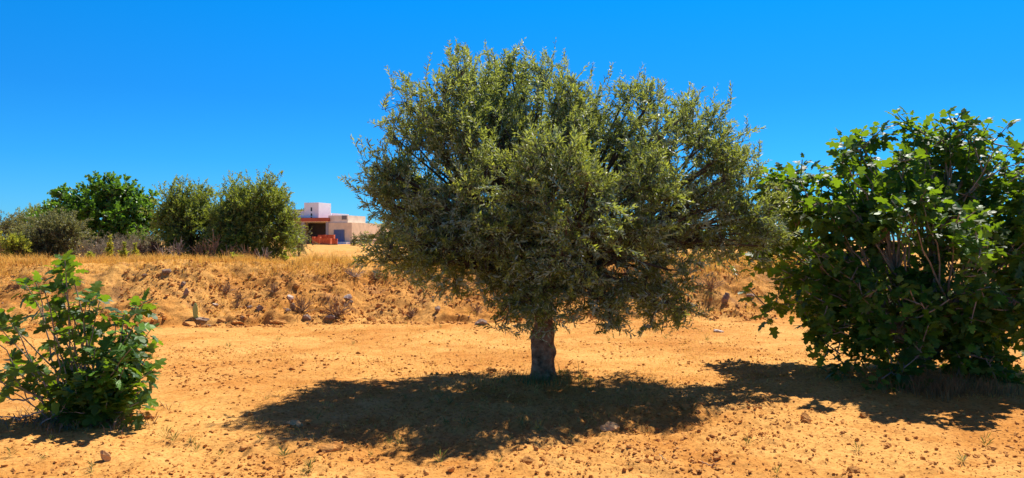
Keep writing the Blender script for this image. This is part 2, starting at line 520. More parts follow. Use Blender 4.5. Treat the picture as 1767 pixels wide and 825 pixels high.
BIG = [  # u, v(base), half size px, flat, material, label
    (1052, 748, 16, (1.05, 0.9, 0.78), 'stone_pale', 'rounded pale rock at the front edge of the olive tree shadow'),
    (571, 778, 19, (1.15, 0.8, 0.55), 'clod', 'wide wedge shaped brown rock at the front left of the olive tree shadow'),
    (508, 735, 13, (1.1, 0.8, 0.6), 'stone_pale', 'pale flat rock left of the olive tree shadow'),
    (258, 721, 13, (1.0, 0.8, 0.75), 'clod', 'dark brown clod on the right side of the small fig bush'),
    (182, 790, 12, (0.8, 0.6, 1.05), 'stone_pale', 'upright pointed pale stone with a dark hollow, in front of the small fig bush'),
    (1391, 726, 10, (0.9, 0.9, 0.95), 'clod', 'round clod at the front edge of the large fig tree shadow'),
    (778, 816, 9, (1.0, 0.9, 0.8), 'clod', 'reddish brown stone at the bottom centre of the field'),
    (1236, 791, 8, (1.0, 0.9, 0.8), 'clod', 'reddish clod near the thin twig right of the shadow'),
    (1206, 701, 10, (1.1, 0.9, 0.7), 'clod', 'brown clod between the two big tree shadows'),
    (1119, 797, 8, (1.1, 0.9, 0.6), 'clod', 'low brown clod left of the thin twigs on the sand'),
    (1240, 573, 7, (1.4, 0.9, 0.5), 'stone_white', 'small flat white stone lying on sand right of the olive crown'),
    (420, 776, 9, (1.1, 0.9, 0.7), 'clod', 'brown clod to the far left of the olive tree shadow'),
    (848, 640, 8, (1.2, 0.9, 0.5), 'clod', 'flat clod beside the trunk at the back edge of the shadow'),
]
for (u, v_, s_, fl, mk, lab) in BIG:
    Y = 1300.0 * CAM_H / (v_ - 415.0)
    Y = 1300.0 * (CAM_H - H(px(u, v_, Y)[0], Y)) / (v_ - 415.0)
    sz = s_ / 1300.0 * Y
    v, f = rock_mesh(rng, sz, fl, 6, ICO3)
    X = px(u, v_, Y)[0]
    o = obj('rock' if 'stone' in mk else 'earth_clod', v, [f], M[mk])
    o.location = (X, Y, H(X, Y) + sz * fl[2] * 0.55)
    o.rotation_euler = (rng.uniform(-0.2, 0.2), rng.uniform(-0.2, 0.2), rng.uniform(-0.4, 0.4))
    tag(o, lab, 'rock' if 'stone' in mk else 'clod')

def on_bank(u, v_):
    """where the sight line through a photo pixel meets the ground"""
    for Y in np.arange(5.0, 60.0, 0.03):
        p = px(u, v_, Y)
        if p[2] <= H(p[0], p[1]):
            return p
    return px(u, v_, 20)

BANK = [  # u, v, half-size px, flat, mat, label
    (325, 553, 16, (1.5, 0.8, 0.55), 'clod', 'broad brown slab at the left end of the dark ledge under the bank'),
    (345, 545, 14, (1.6, 0.8, 0.3), 'stone_grey', 'thin flat slab on top of the left ledge of the bank'),
    (385, 552, 11, (1.5, 0.9, 0.6), 'clod', 'dark lump in the ledge right of the prickly pear pad'),
    (410, 553, 10, (1.5, 0.9, 0.6), 'clod', 'dark lump in the middle of the ledge at the bank foot'),
    (450, 531, 9, (1.1, 0.9, 0.9), 'stone_grey', 'dark jagged stone halfway up the bank left of the pale stones'),
    (432, 529, 6, (1.1, 0.9, 0.8), 'stone_grey', 'small dark stone beside the jagged stone on the bank'),
    (484, 553, 13, (1.7, 0.9, 0.5), 'clod', 'long low brown stone at the bank foot below the pale stones'),
    (500, 513, 8, (1.0, 0.9, 0.9), 'stone_white', 'pale upright stone at the top of the stone cluster on the bank'),
    (505, 527, 9, (1.1, 0.9, 0.8), 'stone_grey', 'grey stone in the middle of the cluster on the bank'),
    (497, 534, 7, (1.2, 0.9, 0.7), 'stone_grey', 'low grey stone at the bottom of the cluster on the bank'),
    (529, 545, 11, (1.1, 0.9, 0.8), 'stone_grey', 'dark stone right of the stone cluster near the bank foot'),
    (570, 545, 10, (1.2, 0.9, 0.6), 'stone_grey', 'dark flat stone beside the dry bush at the bank foot'),
    (600, 510, 9, (1.3, 0.9, 0.7), 'stone_white', 'pale grey stone high on the bank right of the dry bush'),
    (606, 520, 6, (1.2, 0.9, 0.7), 'stone_grey', 'small grey stone under the pale stone high on the bank'),
    (371, 524, 6, (1.2, 0.9, 0.6), 'stone_white', 'small pale stone on the bank above the prickly pear pad'),
    (322, 505, 9, (0.8, 0.8, 1.2), 'stone_grey', 'dark upright stone near the top of the bank on the left'),
    (316, 490, 7, (1.0, 0.8, 0.9), 'stone_grey', 'grey stone among dry grass at the left bank top'),
    (640, 548, 10, (1.2, 0.9, 0.7), 'clod', 'brown lump at the bank foot below the olive crown'),
    (655, 525, 9, (1.2, 0.9, 0.7), 'clod', 'brown lump on the bank left of the olive crown'),
    (755, 533, 9, (0.9, 0.9, 1.0), 'stone_grey', 'grey pointed stone on the bank under the olive crown'),
    (830, 555, 14, (1.4, 0.9, 0.7), 'stone_grey', 'dark stone heap at the bank foot left of the trunk'),
    (1252, 515, 13, (0.6, 0.8, 1.1), 'stone_grey', 'dark leaning stone on the bank between olive and large fig'),
    (1295, 508, 8, (1.2, 0.9, 0.8), 'stone_grey', 'dark stone on the bank beside the left fig branches'),
    (1212, 540, 8, (1.2, 0.9, 0.6), 'stone_pale', 'pale pink stone at the bank foot right of the olive crown'),
    (20, 588, 12, (1.5, 0.9, 0.5), 'clod', 'brown lump at the bank foot behind the small fig bush'),
]
for (u, v_, s_, fl, mk, lab) in BANK:
    p = on_bank(u, v_ + s_ * 0.4)
    sz = s_ / 1300.0 * p[1] * 0.8
    v, f = rock_mesh(rng, sz, fl, 7, ICO2)
    o = obj('bank_stone' if mk != 'clod' else 'earth_clod', v, [f], M[mk])
    o.location = (p[0], p[1], p[2] + sz * fl[2] * 0.35)
    o.rotation_euler = (rng.uniform(-0.2, 0.2), rng.uniform(-0.2, 0.2), rng.uniform(-0.5, 0.5))
    tag(o, lab, 'stone' if mk != 'clod' else 'clod')
protos = []
for k in range(5):
    v, f = rock_mesh(rng, 1.0, (1.1, 0.9, rng.uniform(0.5, 0.8)), 6, ICO2)
    protos.append(obj('bank_stone', v, [f], M['stone_grey' if k % 3 == 0 else 'clod']))
for k in range(210):
    X = rng.uniform(-11, 8)
    Y = float(foot(np.array([X]))[0]) + rng.uniform(-0.3, 2.3)
    s = 0.022 + 0.020 * rng.pareto(2.8)
    s = min(s, 0.10)
    o = protos[k] if k < 5 else protos[k % 5].copy()
    if k >= 5:
        COL.objects.link(o)
    o.location = (X, Y, H(X, Y) + s * 0.2)
    o.scale = (s, s, s)
    o.rotation_euler = (rng.uniform(-0.4, 0.4), rng.uniform(-0.4, 0.4), rng.uniform(0, 6.28))
    tag(o, 'small brown or grey stone stuck in the sandy face of the bank', 'stone', 'small stones in the face of the bank')

# ------------------------------------------------------------------ foliage
T_OLIVE = (np.array([[0, 0, 0], [0.5, 0.45, 0.12], [0, 1, -0.10], [-0.5, 0.45, 0.12]], float), np.array([[0, 1, 2], [0, 2, 3]]))
T_BROAD = (np.array([[0, 0, 0], [0.45, 0.3, 0.1], [0.38, 0.7, 0.04], [0, 1, -0.15], [-0.38, 0.7, 0.04], [-0.45, 0.3, 0.1]], float), np.array([[0, 1, 2], [0, 2, 3], [0, 3, 4], [0, 4, 5]]))
def _fig():
    m_ = [(0, 0), (0, .35), (0, .66), (0, 1)]
    r_ = [(.26, -.06), (.42, .17), (.25, .34), (.52, .60), (.21, .64), (.22, .84)]
    pts = m_ + r_ + [(-a, b) for a, b in r_] + [(-.018, -.38), (.018, -.38)]
    v = np.array([(a, b, 0.0) for a, b in pts])
    v[:, 2] = -0.30 * np.clip(v[:, 1], 0, 2) ** 2 + 0.20 * np.abs(v[:, 0]) - 0.28 * np.abs(v[:, 0]) ** 2 * (1 + v[:, 1])
    v[-2:, 2] = 0.02
    R_ = [4, 5, 6, 7, 8, 9]
    L_ = [10, 11, 12, 13, 14, 15]
    t = []
    for s_, flip in ((R_, False), (L_, True)):
        q = [(0, s_[0], s_[1]), (0, s_[1], s_[2]), (0, s_[2], 1), (1, s_[2], s_[3]), (1, s_[3], s_[4]), (1, s_[4], 2), (2, s_[4], s_[5]), (2, s_[5], 3)]
        t += [tuple(reversed(w)) if flip else w for w in q]
    t += [(16, 17, 0)]
    return v, np.array(t)
T_FIG = _fig()

def leaves(P, D, N, L, W, T, vary):
    """place a leaf template at P along D with normal N"""
    D = norm(D)
    X = norm(np.cross(D, N))
    Z = np.cross(X, D)
    tv, tf = T
    k = len(tv)
    V = (P[:, None] + X[:, None] * (tv[None, :, 0:1] * W[:, None, None]) + D[:, None] * (tv[None, :, 1:2] * L[:, None, None])
         + Z[:, None] * (tv[None, :, 2:3] * W[:, None, None]))
    Fc = tf[None] + np.arange(len(P))[:, None, None] * k
    return V.reshape(-1, 3), Fc.reshape(-1, 3), np.repeat(vary, k)

def rand_unit(rng, n):
    return norm(rng.normal(size=(n, 3)))

def clumps_in(lobes, n, rng, inner=0.25, zmin=None):
    lobes = np.asarray(lobes, float)
    w = (lobes[:, 3] * lobes[:, 4] + lobes[:, 4] * lobes[:, 5] + lobes[:, 3] * lobes[:, 5])
    w = w / w.sum()
    C, Nn = [], []
    while len(C) < n:
        l_ = lobes[rng.choice(len(lobes), p=w)]
        d = norm(rng.normal(size=3))
        r = rng.uniform(0.25, 0.65) if rng.uniform() < inner else rng.uniform(0.72, 0.98)
        p = l_[:3] + d * r * l_[3:6]
        q = ((p[None] - lobes[:, :3]) / lobes[:, 3:6])
        depth = np.sqrt((q ** 2).sum(1)).min()
        if depth < 0.5 and rng.uniform() < 0.65:
            continue
        if zmin is not None and p[2] < zmin(p[0], p[1]):
            continue
        C.append(p)
        Nn.append(norm(d / l_[3:6]))
    return np.array(C), np.array(Nn)

def kmeans(P, k, rng, it=8):
    c = P[rng.choice(len(P), k, replace=False)].copy()
    for _ in range(it):
        a = ((P[:, None] - c[None]) ** 2).sum(-1).argmin(1)
        for j in range(k):
            if (a == j).any():
                c[j] = P[a == j].mean(0)
    return c, a

def limbs(root, fork, C, rng, nlimb, r0, mat, reach=0.62, rough=0.06):
    """main limbs from the fork towards groups of clumps and branches out to every clump; each limb is one part"""
    fork = np.asarray(fork, float)
    cen, a = kmeans(C, nlimb, rng)
    loc = np.array(root.location)
    for j in range(nlimb):
        idx = np.where(a == j)[0]
        if not len(idx):
            continue
        end = fork + (cen[j] - fork) * reach
        ctl = fork + (end - fork) * 0.45 + np.array([0, 0, 0.18 * np.linalg.norm(end - fork)])
        m = 12
        pth = bez(fork[None], ctl[None], end[None], m)
        pth[:, 1:] += rng.normal(size=(1, m - 1, 3)) * rough * 0.4
        rj = r0 * (0.55 + 0.45 * math.sqrt(len(idx) / (len(C) / nlimb)))
        rad = np.linspace(rj, rj * 0.42, m)[None]
        parts = [tubes(pth, rad, 8)]
        t0 = rng.integers(4, m, len(idx))
        st = pth[0, t0]
        en = C[idx]
        mid = (st + en) / 2 + np.array([0, 0, 0.10]) * np.linalg.norm(en - st, axis=1)[:, None] + rng.normal(size=(len(idx), 3)) * rough
        sub = bez(st, mid, en, 8)
        sub[:, 1:-1] += rng.normal(size=(len(idx), 6, 3)) * rough * 0.25
        srad = np.linspace(1, 0.28, 8)[None] * (rj * 0.36)
        parts.append(tubes(sub, np.repeat(srad, len(idx), 0), 5))
        Vb, Qb = join(parts)
        obj('branch', Vb - loc, [Qb], mat, root, smooth=True)

def olive_foliage(root, C, Nn, rng, nshoot, sig, slen, npair, L, W, T, mat, bark, zc, zr, up=0.9, hang=0.5, part='crown', twig=True, upright=0.0, droop=0.22):
    """leafy shoots around every clump centre: one crown mesh and one twig mesh"""
    loc = np.array(root.location)
    n = len(C) * nshoot
    ci = np.repeat(np.arange(len(C)), nshoot)
    sg = sig * rng.uniform(0.7, 1.25, len(C))[ci]
    P = C[ci] + np.clip(rng.normal(size=(n, 3)), -1.5, 1.5) * sg[:, None] * np.array([1, 1, 1.15])
    rz = np.clip((P[:, 2] - zc) / zr, -1, 1)
    upv = np.where(rz > -0.15, up * (0.45 + 0.55 * np.clip(rz, 0, 1)), hang * rz)
    Nw = Nn.copy()
    if hang < 0.3:
        Nw[:, 2] = np.where(Nw[:, 2] < 0, 0.25 * Nw[:, 2], Nw[:, 2])
    D = 0.62 * Nw[ci] + 0.55 * rng.normal(size=(n, 3)) * 0.8
    D[:, 2] += upv + upright
    if hang < 0.3:
        D[:, 2] = np.where(rz < -0.2, np.maximum(D[:, 2], -0.12), D[:, 2])
    D = norm(D)
    Ls = slen * rng.uniform(0.6, 1.35, n)
    st = P - D * Ls[:, None] * 0.3
    m = 2 * npair
    t = (np.arange(npair) + 0.6) / npair
    t = np.repeat(t, 2)[None] + rng.uniform(-0.02, 0.02, (n, m))
    ref = np.where(np.abs(D[:, 2:3]) > 0.9, np.array([[1.0, 0, 0]]), np.array([[0, 0, 1.0]]))
    A = norm(np.cross(D, ref))
    B = np.cross(D, A)
    bend = rng.normal(size=(n, 3)) * 0.22
    bend[:, 2] -= 0.07 + droop * (rz < 0)
    pos = st[:, None] + D[:, None] * (Ls[:, None] * t)[..., None] + bend[:, None] * (Ls[:, None] * t ** 2)[..., None]
    tang = norm(D[:, None] + 2 * bend[:, None] * t[..., None])
    phi = (np.arange(m) // 2)[None] * (np.pi / 2) + (np.arange(m) % 2)[None] * np.pi + rng.uniform(0, 6.28, (n, 1)) + rng.normal(size=(n, m)) * 0.35
    side = A[:, None] * np.cos(phi)[..., None] + B[:, None] * np.sin(phi)[..., None]
    opening = 0.85 + 0.35 * rng.normal(size=(n, m))
    ld = norm(tang * (1.0 - 0.35 * (1 - t))[..., None] + side * opening[..., None])
    ln = tang - (tang * ld).sum(-1, keepdims=True) * ld + rng.normal(size=(n, m, 3)) * 0.45
    size = rng.uniform(0.7, 1.2, (n, m)) * (1.0 - 0.45 * np.clip(t - 0.75, 0, 1) / 0.25)
    cv = rng.uniform(0, 1, len(C))[ci]
    vary = np.clip(0.24 + 0.34 * cv[:, None] + 0.24 * rng.normal(size=(n, m)) + 0.24 * (t > 0.75) + 0.20 * rng.normal(size=(n, 1)), 0, 1)
    f = lambda q: q.reshape(-1, q.shape[-1])
    V, Fc, va = leaves(f(pos), f(ld), f(ln), (L * size).ravel(), (W * size).ravel(), T, vary.ravel())
    obj(part, V - loc, [Fc], mat, root, attrs={'vary': va})
    if twig:
        tt = np.linspace(0, 1, 4)[None, :, None]
        pth = st[:, None] + D[:, None] * Ls[:, None, None] * tt + bend[:, None] * Ls[:, None, None] * tt ** 2
        # each shoot hangs on its clump's branch end
        pth = np.concatenate([C[ci][:, None], pth], 1)
        V, Qd = tubes(pth, np.repeat(np.array([[0.0028, 0.0025, 0.0021, 0.0016, 0.0008]]), n, 0) * (L / 0.055), 3)
        obj('twigs', V - loc, [Qd], bark, root)

def lobes_px(rows, Y):
    """rows (u, v, ru, rv, dy, ry): ellipses of the crown at depth Y + dy, ry metres deep"""
    out = []
    for (u, v_, ru, rv, dy, ry) in rows:
        p = px(u, v_, Y + dy)
        s = (Y + dy) / 1300.0
        out.append((p[0], p[1], p[2], ru * s, ry, rv * s))
    return np.array(out)

def simple_trunk(root, base, top, r0, r1, mat, rng, rings=14, k=12, flare=1.5, rough=0.12):
    t = np.linspace(0, 1, rings)
    cen = np.outer(1 - t, base) + np.outer(t, top)
    cen[1:-1, :2] += rng.normal(size=(rings - 2, 2)) * r0 * 0.10
    ang = np.linspace(0, 2 * np.pi, k, endpoint=False)
    rad = (r0 + (r1 - r0) * t) * (1 + (flare - 1) * np.exp(-t * 7))
    nz = 1 + rough * 2 * fbm(np.cos(ang)[None] * 1.6 + 9, np.sin(ang)[None] * 1.6 + t[:, None] * 3.0, int(rng.integers(1, 99)), 3)
    Rr = rad[:, None] * nz
    V = np.stack([cen[:, None, 0] + Rr * np.cos(ang), cen[:, None, 1] + Rr * np.sin(ang), np.repeat(cen[:, 2:3], k, 1)], -1).reshape(-1, 3)
    i = np.arange(rings - 1)[:, None] * k + np.arange(k)[None]
    j = np.arange(rings - 1)[:, None] * k + ((np.arange(k) + 1) % k)[None]
    Q = np.stack([i, j, j + k, i + k], -1).reshape(-1, 4)
    return obj('trunk', V - np.array(root.location), [Q], mat, root, smooth=True)

# ------------------------------------------------------------------ the olive tree
rng = np.random.default_rng(21)
OY = 8.5
tb = px(940, 662, OY); tb[2] = H(tb[0], OY) - 0.06
olive = thing('olive_tree', 'large grey green olive tree with a short thick trunk in the middle of the field', 'tree', tb)
# trunk, knobbly, with a waist under the fork
def olive_trunk():
    prof = [(662, 33, 941), (655, 26, 940), (645, 21.5, 938.5), (632, 19.0, 938), (620, 18.6, 937.5), (612, 19.2, 938), (603, 18.0, 937), (592, 18.6, 936.5), (582, 19.4, 936), (573, 18.6, 937), (565, 15.5, 938), (556, 14.0, 938), (545, 14.0, 938), (530, 16.0, 938), (515, 17, 938)]
    pv = np.array([p[0] for p in prof][::-1], float)
    pr = np.array([p[1] for p in prof][::-1], float)
    pc = np.array([p[2] for p in prof][::-1], float)
    rings, k = 70, 40
    vv = np.linspace(672, 515, rings)
    r_ = np.interp(vv, pv, pr) * OY / 1300
    c_ = np.interp(vv, pv, pc)
    z = CAM_H - (vv - 415) / 1300 * OY
    ang = np.linspace(0, 2 * np.pi, k, endpoint=False)
    ca, sa = np.cos(ang)[None], np.sin(ang)[None]
    zz = z[:, None]
    nz = 1 + 0.16 * fbm(ca * 1.3 + 5 + zz * 0, sa * 1.3 + zz * 2.2, 3, 3) + 0.10 * np.abs(fbm(ca * 3.2 + 1, sa * 3.2 + zz * 3.0, 8, 3)) + 0.05 * np.sin(ang * 5 + 1.5)[None] * np.exp(-(zz - tb[2]) * 4)
    # burrs on the right side and on the left
    for (a0, z0, am, wa, wz) in ((0.15, 0.36, 0.22, 0.5, 0.055), (3.3, 0.62, 0.12, 0.6, 0.10), (-0.2, 0.62, 0.12, 0.6, 0.08), (4.4, 0.5, 0.12, 0.4, 0.06), (3.1, 0.40, 0.10, 0.4, 0.04), (5.2, 0.28, 0.10, 0.4, 0.05)):
        da = np.angle(np.exp(1j * (ang - a0)))[None]
        nz = nz + am * np.exp(-(da / wa) ** 2 - ((zz - z0) / wz) ** 2)
    Rr = r_[:, None] * nz
    cx = ((c_ - 883.5) / 1300 * OY)[:, None]
    V = np.stack([cx + Rr * ca, OY + Rr * sa, np.repeat(zz, k, 1)], -1).reshape(-1, 3)
    i = np.arange(rings - 1)[:, None] * k + np.arange(k)[None]
    j = np.arange(rings - 1)[:, None] * k + ((np.arange(k) + 1) % k)[None]
    Q = np.stack([i, j, j + k, i + k], -1).reshape(-1, 4)
    obj('trunk', V - tb, [Q], M['bark_olive'], olive, smooth=True)
olive_trunk()
OL = lobes_px([
    (790, 195, 72, 82, 0.0, 0.7), (870, 170, 55, 62, 0.4, 0.6), (830, 250, 70, 70, -0.4, 0.6), (985, 150, 55, 68, -0.1, 0.6), (960, 240, 62, 72, -0.3, 0.7), (1020, 240, 45, 60, 0.5, 0.6),
    (708, 225, 36, 58, 0.1, 0.5), (652, 212, 16, 12, 0.2, 0.2), (665, 305, 44, 30, 0.0, 0.4), (710, 345, 58, 60, 0.0, 0.7), (672, 400, 30, 36, 0.1, 0.4), (745, 395, 52, 42, -0.5, 0.5), (1215, 330, 40, 40, -0.4, 0.4),
    (700, 430, 46, 38, 0.0, 0.5), (790, 440, 72, 48, -0.3, 0.6), (770, 350, 70, 60, 0.7, 0.7),
    (850, 345, 80, 80, -0.8, 0.6), (895, 430, 75, 65, -0.9, 0.5), (880, 510, 60, 34, -0.3, 0.5),
    (990, 380, 68, 95, -1.1, 0.5), (1015, 495, 48, 52, -0.7, 0.45), (960, 340, 80, 80, -1.3, 0.4),
    (1105, 225, 58, 72, 0.0, 0.6), (1180, 230, 52, 60, 0.2, 0.6), (1232, 290, 40, 75, 0.0, 0.6), (1285, 345, 34, 66, 0.2, 0.5), (1280, 410, 36, 34, 0.1, 0.5), (1015, 522, 48, 34, -0.6, 0.4), (868, 522, 52, 26, -0.3, 0.5), (940, 500, 60, 34, -0.7, 0.4), (1150, 510, 44, 30, -0.1, 0.5),
    (1130, 335, 68, 68, -0.5, 0.6), (1215, 385, 62, 50, 0.0, 0.6), (1145, 465, 56, 62, -0.2, 0.6), (1085, 430, 50, 60, -0.7, 0.5),
    (930, 300, 120, 110, 0.9, 0.8), (1080, 370, 95, 80, 0.9, 0.7), (930, 440, 100, 60, 0.7, 0.7)], OY)
C, Nn = clumps_in(OL, 470, rng, 0.06)
fork = px(938, 520, OY)
limbs(olive, fork, C, rng, 9, 0.070, M['bark_dark'])
olive_foliage(olive, C, Nn, rng, 16, 0.116, 0.25, 13, 0.064, 0.0180, T_OLIVE, M['olive_leaf'], M['bark_dark'], 2.15, 1.5, up=1.25, hang=0.10, droop=0.03)

# ------------------------------------------------------------------ fig foliage
def fig_leaves(root, tips, dirs, rng, nleaf, span, L, mat, part='crown'):
    loc = np.array(root.location)
    n = len(tips)
    tips, dirs = np.asarray(tips), norm(np.asarray(dirs))
    m = nleaf
    t = np.linspace(0, 1, m)[None] * np.ones((n, 1)) + rng.uniform(-0.05, 0.05, (n, m))     # 0 = tip
    ln_ = span * rng.uniform(0.6, 1.3, (n, 1))
    st = tips[:, None] - dirs[:, None] * (ln_ * t)[..., None]
    ref = np.where(np.abs(dirs[:, 2:3]) > 0.9, np.array([[1.0, 0, 0]]), np.array([[0, 0, 1.0]]))
    A = norm(np.cross(dirs, ref))
    B = np.cross(dirs, A)
    phi = np.arange(m)[None] * 2.39996 + rng.uniform(0, 6.28, (n, 1)) + rng.normal(size=(n, m)) * 0.25
    side = A[:, None] * np.cos(phi)[..., None] + B[:, None] * np.sin(phi)[..., None]
    el = 0.95 - 1.0 * t + 0.28 * rng.normal(size=(n, m))
    ld = side * np.cos(el)[..., None] + dirs[:, None] * np.sin(el)[..., None]
    ld[..., 2] -= 0.10 + 0.35 * t * rng.uniform(0, 1, (n, m))
    ld = norm(ld)
    up = np.array([0, 0, 1.0]) + 0.50 * rng.normal(size=(n, m, 3)) + 0.25 * dirs[:, None]
    sz = L * rng.uniform(0.65, 1.2, (n, m)) * np.where(t < 0.15, 0.62, 1.0)
    P = st + ld * (sz * 0.38)[..., None]
    vary = np.clip(0.40 + 0.24 * rng.normal(size=(n, m)) + 0.30 * (t < 0.25) + 0.15 * rng.normal(size=(n, 1)), 0, 1)
    f = lambda q: q.reshape(-1, q.shape[-1])
    V, Fc, va = leaves(f(P), f(ld), f(up), sz.ravel(), (sz * rng.uniform(0.85, 1.1, (n, m))).ravel(), T_FIG, vary.ravel())
    obj(part, V - loc, [Fc], mat, root, attrs={'vary': va})

# large fig on the right
rng = np.random.default_rng(33)
FY = 8.9
fb = px(1590, 655, FY); fb[2] = H(fb[0], FY)
fig = thing('fig_tree', 'large spreading fig tree with big dark green lobed leaves and grey stems at the right', 'tree', fb)
FL = lobes_px([
    (1345, 400, 48, 60, 1.1, 0.6), (1345, 325, 26, 30, 0.3, 0.4), (1560, 612, 120, 34, -0.5, 0.6), (1690, 605, 70, 36, -0.4, 0.6), (1300, 385, 22, 40, 1.5, 0.5), (1262, 432, 12, 10, 1.4, 0.2),
    (1570, 310, 130, 110, 0.1, 0.9), (1660, 300, 90, 105, 0.2, 0.8), (1465, 320, 80, 82, 0.1, 0.9), (1385, 350, 55, 62, 0.4, 0.7), (1560, 222, 16, 22, 0.0, 0.2), (1480, 250, 18, 18, 0.1, 0.2), (1690, 214, 26, 18, 0.1, 0.3), (1420, 275, 16, 16, 0.2, 0.2),
    (1735, 355, 65, 95, -0.1, 0.9), (1790, 400, 110, 130, 0.0, 1.0), (1400, 440, 80, 90, 0.5, 1.0), (1370, 525, 60, 38, 0.4, 0.7),
    (1560, 430, 170, 120, -0.6, 0.9), (1590, 430, 180, 130, 0.6, 0.9), (1700, 500, 110, 100, -0.4, 0.8), (1500, 530, 120, 60, -0.2, 0.9),
    (1640, 560, 110, 50, 0.0, 0.8), (1810, 520, 90, 80, 0.0, 0.9), (1450, 570, 60, 35, -0.1, 0.7), (1730, 590, 60, 40, 0.0, 0.6), (1600, 600, 90, 40, 0.1, 0.7)], FY)
C, Nn = clumps_in(FL, 290, rng, 0.18, lambda x, y: 0.20)
limbs(fig, np.array([fb[0], fb[1], fb[2] + 0.10]), C, rng, 11, 0.042, M['bark_fig'], 0.70, 0.07)
ns = 4
ci = np.repeat(np.arange(len(C)), ns)
tp = C[ci] + rng.normal(size=(len(ci), 3)) * 0.115
dr = 0.55 * Nn[ci] + 0.4 * rng.normal(size=(len(ci), 3))
dr[:, 2] += 0.75
dr = norm(dr)
mid = (C[ci] + tp) / 2 - dr * 0.05
V, Qd = tubes(bez(C[ci] - dr * 0.05, mid, tp, 4), np.repeat(np.array([[0.009, 0.008, 0.007, 0.005]]), len(ci), 0), 4)
obj('twigs', V - fb, [Qd], M['bark_fig'], fig, smooth=True)
fig_leaves(fig, tp, dr, rng, 10, 0.20, 0.128, M['fig_leaf'])

# small fig bush on the left: bare stems with tufts of leaves
rng = np.random.default_rng(44)
BY = 6.75
bb = px(150, 722, BY); bb[2] = H(bb[0], BY)
bush = thing('fig_bush', 'small fig bush with bare grey stems and tufts of lobed leaves at the left', 'bush', bb)
tips_px = [(112, 448, 0.0), (122, 468, 0.1), (100, 462, -0.1), (62, 488, 0.1), (45, 492, 0.0), (76, 500, -0.1), (92, 530, -0.1), (70, 530, 0.2), (110, 520, 0.1), (160, 505, 0.1), (150, 520, -0.1), (172, 520, 0.0),
           (215, 540, -0.1), (235, 528, 0.1), (250, 520, 0.2), (200, 560, 0.0), (232, 560, -0.2), (262, 566, 0.0), (180, 575, 0.2), (140, 590, 0.2), (120, 585, -0.1), (165, 600, -0.2), (195, 600, 0.1), (150, 615, 0.0),
           (225, 612, 0.0), (255, 612, 0.1), (262, 640, -0.1), (240, 640, 0.2), (205, 625, -0.3), (180, 640, -0.3), (150, 650, -0.3), (120, 630, 0.0), (105, 650, -0.2), (130, 670, -0.3), (165, 672, -0.3), (200, 660, -0.2), (225, 668, 0.0),
           (245, 672, -0.2), (100, 680, 0.0), (150, 690, -0.3), (190, 690, -0.2), (60, 620, 0.1), (52, 640, -0.1), (18, 618, 0.0), (10, 640, 0.1), (25, 650, -0.1), (8, 540, 0.1), (20, 552, -0.1), (-5, 560, 0.0), (-20, 640, 0.1), (-30, 560, 0.1),
           (210, 680, 0.1), (175, 620, 0.1), (90, 600, 0.3), (215, 590, 0.3), (130, 550, 0.3)]
rb_ = np.random.default_rng(9)
for _ in range(20):
    tips_px.append((rb_.uniform(85, 265), rb_.uniform(575, 705), rb_.uniform(-0.4, 0.3)))
tp, dr, base = [], [], []
for (u, v_, dy) in tips_px:
    p = px(u, v_, BY + dy + rng.uniform(-0.1, 0.1))
    tp.append(p)
    d = norm(np.array([(p[0] - bb[0]) * 0.6, dy * 0.5, 0.9]) + rng.normal(size=3) * 0.12)
    dr.append(d)
    base.append(bb + np.array([rng.uniform(-0.22, 0.22), rng.uniform(-0.15, 0.15), -0.03]))
tp, dr, base = np.array(tp), np.array(dr), np.array(base)
low = tp[:, 2] < bb[2] + 0.25
mid = base + (tp - base) * 0.5 - dr * 0.12
for k in range(len(tp)):
    pth = bez(base[k:k+1], mid[k:k+1], tp[k:k+1], 9)
    pth[:, 1:-1] += rng.normal(size=(1, 7, 3)) * 0.012
    V, Qd = tubes(pth, np.linspace(0.010 if tp[k, 2] > 0.9 else 0.006, 0.004, 9)[None], 6)
    obj('stem', V - bb, [Qd], M['bark_fig'], bush, smooth=True)
q_ = base + (tp - base) * rng.uniform(0.55, 0.8, (len(tp), 1))
kl = ((tp[:, 2] < bb[2] + 0.70) & (tp[:, 0] > bb[0] - 0.35)) | (rng.uniform(size=len(tp)) < 0.08)
fig_leaves(bush, np.concatenate([tp, q_[kl]]), np.concatenate([dr, norm(dr + rng.normal(size=dr.shape) * 0.6)[kl]]), rng, 10, 0.13, 0.124, M['fig_leaf'])

# dead branches lying at the left under the fig bush
def dead_branch(name, pts, r, mat, label, cat='branch', forks=3, rng=rng):
    pts = np.array(pts, float)
    base = pts[0]
    t = np.linspace(0, len(pts) - 1, 12)
    pth = np.stack([np.interp(t, np.arange(len(pts)), pts[:, k]) for k in range(3)], -1)[None]
    pth[:, 1:] += rng.normal(size=(1, 11, 3)) * r * 0.7
    parts = [tubes(pth, np.linspace(r, r * 0.35, 12)[None], 6)]
    for _ in range(forks):
        q = pth[0, rng.integers(3, 10)]
        e = q + norm(pts[-1] - pts[0] + rng.normal(size=3) * 0.5 * np.linalg.norm(pts[-1] - pts[0])) * np.linalg.norm(pts[-1] - pts[0]) * rng.uniform(0.2, 0.45)
        e[2] = max(e[2], H(e[0], e[1]) + r)
        parts.append(tubes(bez(q[None], ((q + e) / 2 + rng.normal(size=3) * 0.02)[None], e[None], 6), np.linspace(r * 0.5, r * 0.2, 6)[None], 5))
    V, Qd = join(parts)
    o = obj(name, V, [Qd], mat, smooth=True, loc=base)
    return tag(o, label, cat)
